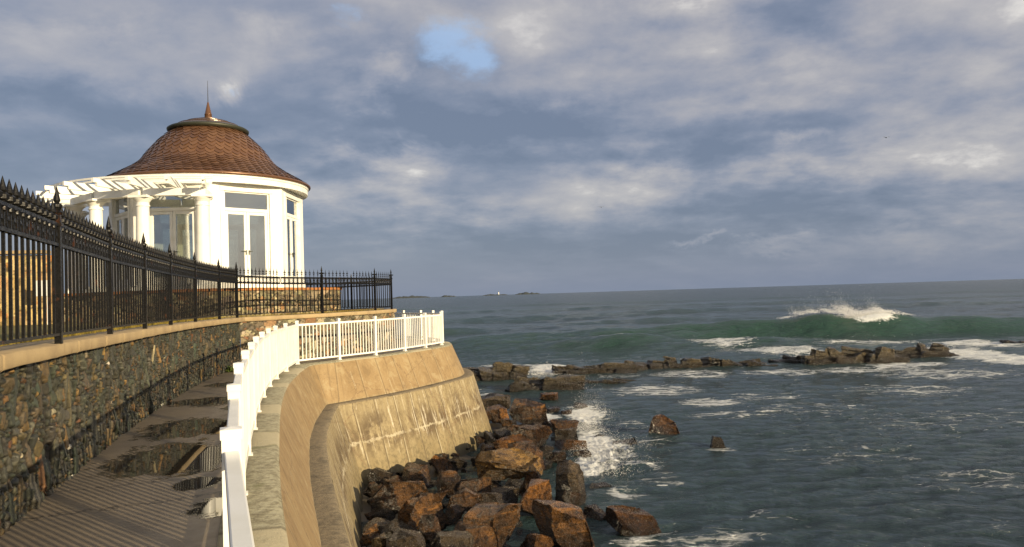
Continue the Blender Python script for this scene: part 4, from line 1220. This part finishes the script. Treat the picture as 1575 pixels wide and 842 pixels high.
for f_ in [(845, 568, 48, 12, .80), (790, 560, 90, 7, .62), (950, 578, 60, 6, .5), (1065, 575, 90, 10, .62), (1010, 600, 110, 14, .60), (1095, 620, 75, 10, .66), (1180, 610, 90, 12, .5), (1130, 640, 120, 12, .46),
           (1200, 572, 100, 8, .62), (1330, 568, 150, 7, .62), (1200, 540, 90, 10, .72), (1110, 530, 70, 7, .66), (1490, 545, 90, 16, .80), (1560, 552, 90, 18, .78), (1450, 575, 160, 16, .58), (1500, 530, 90, 9, .72),
           (1340, 528, 120, 7, .62), (1400, 600, 150, 18, .48), (1250, 630, 160, 22, .42), (1420, 650, 180, 30, .38), (1520, 640, 130, 30, .40), (1500, 740, 170, 30, .40), (1300, 700, 200, 30, .36),
           (918, 690, 48, 42, .80), (900, 640, 45, 22, .80), (950, 698, 45, 22, .62), (990, 715, 60, 18, .50), (1020, 740, 60, 16, .5), (905, 720, 28, 22, .86), (840, 645, 32, 10, .76), (975, 655, 40, 12, .52), (1010, 680, 45, 7, .52), (965, 760, 50, 16, .56),
           (1110, 695, 40, 7, .62), (740, 570, 50, 10, .5), (730, 605, 45, 10, .5), (1080, 830, 140, 26, .46), (1180, 800, 150, 30, .36), (975, 835, 60, 16, .5), (1400, 560, 100, 6, .75), (1300, 552, 60, 4, .5)]:
    foam_at(*f_)
xw = X
yc = 73.5 + .02*(xw-30) + .8*np.sin(xw*.11) + .5*np.sin(xw*.31+1)
lip = np.exp(-((Y-yc-.25)/.45)**2)*sstep(29, 32.5, xw)*(1-sstep(35.5, 37, xw))
lip += .42*np.exp(-((Y-yc-.3)/.4)**2)*sstep(26.5, 29, xw)*(1-sstep(37, 40, xw))
curl = np.exp(-((xw-34.5)/2.2)**2)*np.exp(-((Y-yc+.9)/1.0)**2)
foam = np.maximum(foam, np.clip(1.1*lip + 1.2*curl, 0, 1.2))
foam = np.maximum(foam, .30*np.exp(-((Y-yc+4.2)/1.8)**2)*sstep(8, 20, xw))
foam = np.maximum(foam, .95*np.exp(-((xw-9.0)/1.6)**2)*np.exp(-((Y-(66.5+.05*xw+.5*np.sin(xw*.3))-.1)/.4)**2))
H = H + .25*curl
foam += .05*fbm(X*.05, Y*.05, 3, 8)*(RG < 200)
# scattered foam flecks inside the lagoon
foam = np.maximum(foam, .27*sstep(2, 9, X)*(RG < 60))
far = sstep(40, 400, RG)
green = np.clip(G + .32*np.exp(-((Y-64)/16)**2)*sstep(-20, 5, X), 0, 1)
for (u_, v_, a_) in ((918, 695, .13), (902, 650, .12), (950, 700, .08), (905, 722, .1)):
    q_ = at(u_, v_, SEA); m_ = np.exp(-((X-q_.x)/1.1)**2-((Y-q_.y)/1.6)**2)*a_
    H = H + m_*1.2*np.abs(fbm(X*5.3, Y*5.3, 5, 31))
P = np.stack([X, Y, SEA + H + chop*(1-.72*sstep(90, 500, RG))], 2)
sea = grid_mesh('sea', P, M['sea'], attrs={'foam': np.clip(foam, 0, 1.2), 'green': green, 'far': far}, flip=True)
tag(sea, kind='structure')

# ------------------------------------------------------------------ spray thrown up by the breaking wave and on the shore rocks
def drops(name, pts, sizes, label, mat):
    mb = MB()
    base = [(1, 0, -.35), (-.5, .87, -.35), (-.5, -.87, -.35), (0, 0, 1)]
    for (x, y, z), s in zip(pts, sizes):
        a = random.uniform(0, 6.28); c_, s_ = math.cos(a), math.sin(a); k = random.uniform(.7, 1.4)
        mb.add([(x + (px*c_-py*s_)*s, y + (px*s_+py*c_)*s, z + pz*s*k) for px, py, pz in base], [(0, 2, 1), (0, 1, 3), (1, 2, 3), (2, 0, 3)])
    o = raw(name, mb.v, mb.f, mat); return tag(o, label, 'spray', kind='stuff')
pts = []; sz = []
nr_ = np.random.default_rng(11)
def crest_y(x): return 73.5 + .02*(x-30) + .8*math.sin(x*.11) + .5*math.sin(x*.31+1)
def crest_z(x):
    s = lambda a, b, t: (lambda q: q*q*(3-2*q))(max(0, min(1, (t-a)/(b-a))))
    return SEA + (.25 + .62*s(-9, -2, x) + .60*s(4, 22, x) + .58*math.exp(-((x-32)/8.5)**2))*(1-.45*s(42, 62, x))*(1+.07*math.sin(x*.9))
PL = [(26.8, .6, .25), (28.0, .45, .9), (29.2, .7, .8), (30.8, .6, .9), (32.2, .7, 1.9), (33.0, .5, 1.4), (34.3, 1.0, .8), (35.5, .7, 1.1), (36.4, .4, .4), (38.2, .9, .08)]
for xc, wx, hh in PL:
    n = int(1700*(hh+.12)*wx)
    for _ in range(n):
        x = xc + nr_.normal(0, wx*.62); e = (nr_.exponential(.30) + .25*nr_.random())*hh*(.35+1.5*abs(float(vnoise(x*1.9, 3.3)))); x = x + .25*e*nr_.normal()
        back = nr_.normal(.15, .35) + e*.5
        x2 = x - e*.35
        pts.append((x2, crest_y(x)+back, crest_z(x)-.06+e)); sz.append(float(nr_.uniform(.010, .036)*(1.0 if e < hh*.5 else .55)))
for _ in range(5000):      # the tumbling lip
    x = nr_.normal(34.4, 1.25); q = abs(nr_.normal(0, .38))
    pts.append((x, crest_y(x)-.5-q*.9, crest_z(x)+.05-q*1.1+nr_.normal(0, .12))); sz.append(float(nr_.uniform(.015, .06)))
for _ in range(1500):
    x = nr_.uniform(32.0, 34.5); q = abs(nr_.normal(0, .2))
    pts.append((x, crest_y(x)-.3-q*.9, crest_z(x)+.05-q*1.0-.25*(x-32)*.4)); sz.append(float(nr_.uniform(.015, .05)))
drops('wave_spray', pts, sz, 'white spray blown back from the crest of the breaking wave', M['spray'])
pts = []; sz = []
def burst(u, v, rx, ry, rz_, n, smin=.004, smax=.012):
    p = at(u, v, SEA)
    for _ in range(n):
        a = nr_.normal(0, 1, 2); h = nr_.exponential(.36)*rz_*math.exp(-.35*(a[0]**2+a[1]**2))
        pts.append((p.x+a[0]*rx*.5, p.y+a[1]*ry*.5, SEA+.02+h)); sz.append(float(nr_.uniform(smin, smax)))
burst(918, 705, .8, 1.1, 1.0, 5200, .003, .009); burst(900, 665, .6, .9, 1.3, 5000, .003, .009); burst(915, 640, .7, .9, 1.0, 2200, .003, .010); burst(925, 725, .9, .7, .6, 1500); burst(945, 690, 1.2, .9, .5, 2600, .003, .009); burst(890, 640, .6, .9, .6, 900); burst(965, 712, 1.0, .7, .2, 700, .003, .008); burst(840, 648, .6, .5, .35, 400)
drops('shore_spray', pts, sz, 'white splash bursting between the boulders at the water edge', M['spray'])
pts = []; sz = []
burst(838, 574, 1.8, 1.4, .4, 2200, .008, .024); burst(1440, 543, 2.4, 1.0, .5, 2200, .01, .028); burst(1405, 546, 1.2, .5, .3, 800, .01, .026)
drops('reef_spray', pts, sz, 'white water breaking over the low reef', M['spray'])

# ------------------------------------------------------------------ far islands, lighthouse, gulls, weeds
def island(u0, u1, v, h, seed):
    a = at((u0+u1)/2, 470, SEA); d = Vector((ray((u0+u1)/2, v).x, ray((u0+u1)/2, v).y, 0)).normalized()*4200
    W = (u1-u0)*4200/FPX
    n = 60; U, V = np.meshgrid(np.linspace(-1, 1, n), np.linspace(-1, 1, 10), indexing='ij')
    env = np.sqrt(np.clip(1-U**2, 0, 1))*np.sqrt(np.clip(1-V**2, 0, 1))
    Zi = h*env*(.75 + .8*fbm(U*5+seed, V*2, 4, seed)) - .6
    o = grid_mesh('island', np.stack([d.x+U*W/2, d.y+V*60, SEA+Zi], 2), M['island']); return tag(o, kind='structure')
island(600, 662, 459, 13, 1); island(678, 701, 459, 11, 2); island(742, 782, 456, 10, 3); island(792, 832, 455, 12, 4)
d = Vector((ray(767, 456).x, ray(767, 456).y, 0)).normalized()*4170
lh = thing('lighthouse', (d.x, d.y, SEA+6), 'tiny white lighthouse standing on the far low island at the horizon', 'lighthouse')
mb = MB(); mb.lathe((d.x, d.y, SEA+5), [(3.2, 0), (2.2, 13), (2.9, 13.3), (2.9, 14)], 16); part('tower', mb, M['white'], lh)
mb = MB(); mb.lathe((d.x, d.y, SEA+19), [(1.6, 0), (1.6, 2.2), (.1, 4)], 12); part('lantern', mb, M['dark'], lh)
for (u, v, ds, lab) in ((925, 319, 160, 'small gull flying low over the horizon left of centre'), (1363, 212, 150, 'small gull gliding high at the right among the clouds')):
    p = far_at(u, v, ds)
    mb = MB()
    mb.lathe((0, 0, 0), [(.01, -.28), (.07, -.15), (.09, 0), (.06, .16), (.01, .25)], 8)
    mb.v = [(x, z, y) for x, y, z in mb.v]
    bird = raw('gull', [(x+p.x, y+p.y, z+p.z) for x, y, z in mb.v], mb.f, M['gull'], True)
    o = bird; o.data.transform(Matrix.Translation(-p)); o.location = p
    tag(o, lab, 'gull')
    for s in (-1, 1):
        w = MB(); w.add([(s*.05, .1, .02), (s*.05, -.1, .02), (s*.42, -.04, .16), (s*.42, .12, .16), (s*.85, -.02, .03), (s*.05, .0, .05), (s*.42, .04, .19)], [(0, 1, 2, 3), (3, 2, 4), (0, 3, 6, 5), (5, 6, 2, 1), (3, 4, 6), (6, 4, 2)])
        wo = raw('wing', w.v, w.f, M['gull']); wo.parent = o
def weed(x, y, r, n, label):
    mb = MB(); rw = random.Random(int(abs(x*1000)))
    for _ in range(n):
        a = rw.uniform(0, 6.28); q = rw.random()*r; c_, s_ = math.cos(a), math.sin(a); h = rw.uniform(.03, .16); w = rw.uniform(.015, .035); px, py = x+c_*q*.4, y+s_*q*.4
        tip = (px+c_*q, py+s_*q, h); m_ = (px+c_*q*.5, py+s_*q*.5, h*.8)
        mb.add([(px, py, 0), (m_[0]-s_*w, m_[1]+c_*w, m_[2]), tip, (m_[0]+s_*w, m_[1]-c_*w, m_[2])], [(0, 1, 2, 3)])
    o = raw('weed', mb.v, mb.f, M['weed']); o.data.transform(Matrix.Translation((-x, -y, 0))); o.location = (x, y, 0)
    tag(o, label, 'weed', 'weeds at the wall foot')
weed(-6.95, 18.3, .22, 60, 'low green weed at the wall foot, farther from the corner'); weed(-7.12, 19.2, .20, 50, 'low green weed at the wall foot, right in the dark corner')
# dry grass verge spilling over the inner edge of the coping
mb = MB(); rv = random.Random(9)
for line in (WALL_L[2:], WALL_R[:6]):
    Lg, _ = resample(chaikin(offset(line, -.42), 2), .012)
    for x, y in Lg:
        for _ in range(3):
            px, py = x+rv.gauss(0, .06), y+rv.gauss(0, .06); z = fence_z(y)-.05; h = rv.uniform(.05, .13); a = rv.uniform(0, 6.28)
            mb.add([(px-.006, py, z), (px+.006, py, z), (px+math.cos(a)*.04, py+math.sin(a)*.04, z+h)], [(0, 1, 2)])
gv = raw('grass_verge', mb.v, mb.f, M['verge']); tag(gv, 'strip of dry yellow grass along the inner edge of the coping', 'grass', kind='stuff')

# ------------------------------------------------------------------ light, sky, camera
SUN_AZ = math.atan2(.77, -.64); SUN_EL = math.radians(12.5)
sd = Vector((math.sin(SUN_AZ)*math.cos(SUN_EL), math.cos(SUN_AZ)*math.cos(SUN_EL), math.sin(SUN_EL)))
sl_ = bpy.data.lights.new('sun', 'SUN'); sl_.energy = 5.0; sl_.angle = math.radians(.55); sl_.color = (1.0, .81, .52)
so_ = bpy.data.objects.new('sun', sl_); C.objects.link(so_); so_.rotation_euler = sd.to_track_quat('Z', 'Y').to_euler(); so_.location = sd*60

w = bpy.data.worlds.new('World'); bpy.context.scene.world = w; w.use_nodes = True
T = NT.__new__(NT); T.t = w.node_tree; T.n = T.t.nodes; T.l = T.t.links
bg = T.n.get('Background'); bg.inputs['Strength'].default_value = .1
sky = T.node('ShaderNodeTexSky'); sky.sky_type = 'NISHITA'; sky.sun_disc = False
sky.sun_elevation = SUN_EL; sky.sun_rotation = SUN_AZ; sky.air_density = 1.0; sky.dust_density = 1.0
vec = T.coords('Generated')
sx = T.sep(vec)
az = T.math('MULTIPLY', T.math('ARCTAN2', sx[0], sx[1]), 180/PI)
el = T.math('MULTIPLY', T.math('ARCSINE', sx[2]), 180/PI)
den = T.math('ADD', T.math('MAXIMUM', sx[2], 0.0), .22)
cmb = T.node('ShaderNodeCombineXYZ'); T.val(cmb.inputs[0], T.math('DIVIDE', sx[0], den)); T.val(cmb.inputs[1], T.math('DIVIDE', sx[1], den)); cmb.inputs[2].default_value = 3.3
cp = cmb.outputs[0]
def shifted(dx, dy): return T.map(cp, (1, 1, 1), (dx, dy, 0))
def cl(v, sc_, det, r_): return T.noise(v, sc_, det, r_, .12)
big = cl(cp, 1.05, 9, .56)
bigs = cl(shifted(.10, -.13), 1.05, 4, .5)
mid = cl(shifted(5.3, 2.1), 2.6, 8, .57)
mids = cl(shifted(5.34, 2.04), 2.6, 5, .52)
rel = T.math('ADD', T.math('MULTIPLY', T.math('SUBTRACT', big, bigs), 1.5), T.math('MULTIPLY', T.math('SUBTRACT', mid, mids), .8))
fin_ = T.noise(shifted(1.1, 7.7), 7.0, 9, .64, .15)
patch = T.remap(cl(shifted(2.2, 8.8), .7, 3, .5), .38, .62)          # only some masses show a broken, puffy edge
# small directional warp makes the edges of placed cloud masses ragged
wa = T.math('MULTIPLY', T.math('SUBTRACT', T.noise(vec, 5.0, 7, .62, .3), .5), 15.0)
wb = T.math('MULTIPLY', T.math('SUBTRACT', T.noise(T.map(vec, (1, 1, 1.6), (4.2, 1.3, 7.7)), 6.0, 7, .62, .3), .5), 8.0)
azw = T.math('ADD', az, wa); elw = T.math('ADD', el, wb)
def spot(u, v, su, sv, soft=1.0):
    d_ = ray(u, v); a_ = math.degrees(math.atan2(d_.x, d_.y)); e_ = math.degrees(math.asin(d_.z))
    k = 57.3/FPX
    dx = T.math('DIVIDE', T.math('SUBTRACT', azw, a_), su*k); dy = T.math('DIVIDE', T.math('SUBTRACT', elw, e_), sv*k)
    q = T.math('SQRT', T.math('ADD', T.math('MULTIPLY', dx, dx), T.math('MULTIPLY', dy, dy)))
    return T.remap(q, 1.5, .0)
def acc(lst):
    s_ = None
    for (u, v, su, sv, k) in lst:
        x = T.math('MULTIPLY', spot(u, v, su, sv), k); s_ = x if s_ is None else T.math('ADD', s_, x)
    return s_
LIGHT = [(150, 90, 230, 50, .55), (60, 20, 120, 30, -.2), (250, 30, 200, 25, .15), (385, 45, 44, 38, .4), (603, 115, 46, 34, .6), (560, 130, 60, 40, .35), (330, 125, 30, 20, .7), (850, 40, 170, 40, .35), (1090, 15, 110, 30, .6), (1060, 60, 60, 35, .4),
         (1430, 25, 130, 50, .45), (1000, 115, 260, 45, .35), (1300, 130, 260, 45, .25), (1000, 275, 120, 38, .50), (930, 310, 120, 45, .3), (600, 240, 120, 20, .6), (640, 268, 60, 14, .5), (720, 310, 200, 50, .2), (1430, 225, 150, 40, .38), (1215, 228, 30, 10, .5),
         (1400, 372, 140, 24, .45), (1180, 378, 70, 9, .5), (1055, 368, 40, 6, .6), (700, 350, 120, 26, .12), (160, 200, 200, 30, .25), (60, 220, 120, 40, .2)]
DARK = [(740, 200, 220, 30, .55), (1130, 230, 110, 40, .6), (600, 180, 120, 30, .3), (1170, 330, 130, 40, .35), (560, 90, 60, 40, .1), (420, 150, 90, 40, .2), (90, 160, 160, 30, .35), (880, 400, 400, 50, .15), (1350, 300, 120, 25, .2), (300, 160, 130, 50, .2), (200, 20, 60, 30, .1)]
Lm = T.math('SUBTRACT', acc(LIGHT), acc(DARK))
tex = T.math('ADD', T.math('MULTIPLY', T.math('SUBTRACT', big, .5), 1.9), T.math('MULTIPLY', T.math('ADD', T.math('MULTIPLY', T.math('SUBTRACT', mid, .5), .8), T.math('ADD', rel, T.math('MULTIPLY', T.math('SUBTRACT', fin_, .5), .5))), T.remap(patch, 0, 1, .35, 1.0)))
fade = T.remap(el, .5, 9, .30, 1.0)
hgt = T.remap(el, 3, 22, -.08, .22, False)
sunny = T.math('ADD', T.math('ADD', T.math('MULTIPLY', sx[0], sd.x), T.math('MULTIPLY', sx[1], sd.y)), T.math('MULTIPLY', sx[2], sd.z))
lum = T.math('ADD', T.math('MULTIPLY', T.remap(sunny, -.35, .9), .26), T.math('ADD', T.math('ADD', T.math('MULTIPLY', tex, fade), T.math('MULTIPLY', Lm, .60)), T.math('ADD', hgt, .325)))
colr = T.ramp(lum, [(0.0, (.14, .175, .255)), (.22, (.18, .213, .295)), (.42, (.25, .27, .34)), (.62, (.335, .335, .375)), (.82, (.43, .415, .425)), (1.0, (.66, .63, .60))])
gap = T.math('ADD', T.math('MULTIPLY', spot(705, 74, 74, 48), .9), T.math('ADD', T.math('MULTIPLY', spot(500, 30, 40, 26), .7), T.math('MULTIPLY', spot(338, 122, 16, 10), .6)))
blue = T.math('MULTIPLY', T.remap(T.math('MULTIPLY', gap, T.math('SUBTRACT', 1.0, T.math('ADD', T.math('MULTIPLY', tex, 1.3), T.math('MULTIPLY', T.math('SUBTRACT', fin_, .5), 2.2)))), .25, 1.1), .75)
colr = T.mix(blue, colr, (.33, .48, .72))
low = T.remap(el, 4.5, -.3, 0, .75)
colr = T.mix(low, colr, (.178, .222, .315))
mul = T.node('ShaderNodeVectorMath', operation='SCALE'); T.link(colr, mul.inputs[0]); mul.inputs['Scale'].default_value = 8.5
mixs = T.mix(.9, sky.outputs[0], mul.outputs[0])
T.link(mixs, bg.inputs['Color'])

cd = bpy.data.cameras.new('camera'); cam = bpy.data.objects.new('camera', cd); C.objects.link(cam)
cd.sensor_width = 36; cd.lens = FPX/1575*36; cd.clip_start = .05; cd.clip_end = 20000
cam.matrix_world = Matrix(((_r.x, _u.x, -_f.x, 0), (_r.y, _u.y, -_f.y, 0), (_r.z, _u.z, -_f.z, EYE), (0, 0, 0, 1)))
sc = bpy.context.scene; sc.camera = cam
sc.view_settings.view_transform = 'Standard'; sc.view_settings.look = 'None'; sc.view_settings.exposure = 0.5; sc.view_settings.gamma = 1.0
sc.render.engine = 'CYCLES'; sc.cycles.max_bounces = 8; sc.cycles.transparent_max_bounces = 16; sc.cycles.use_denoising = True
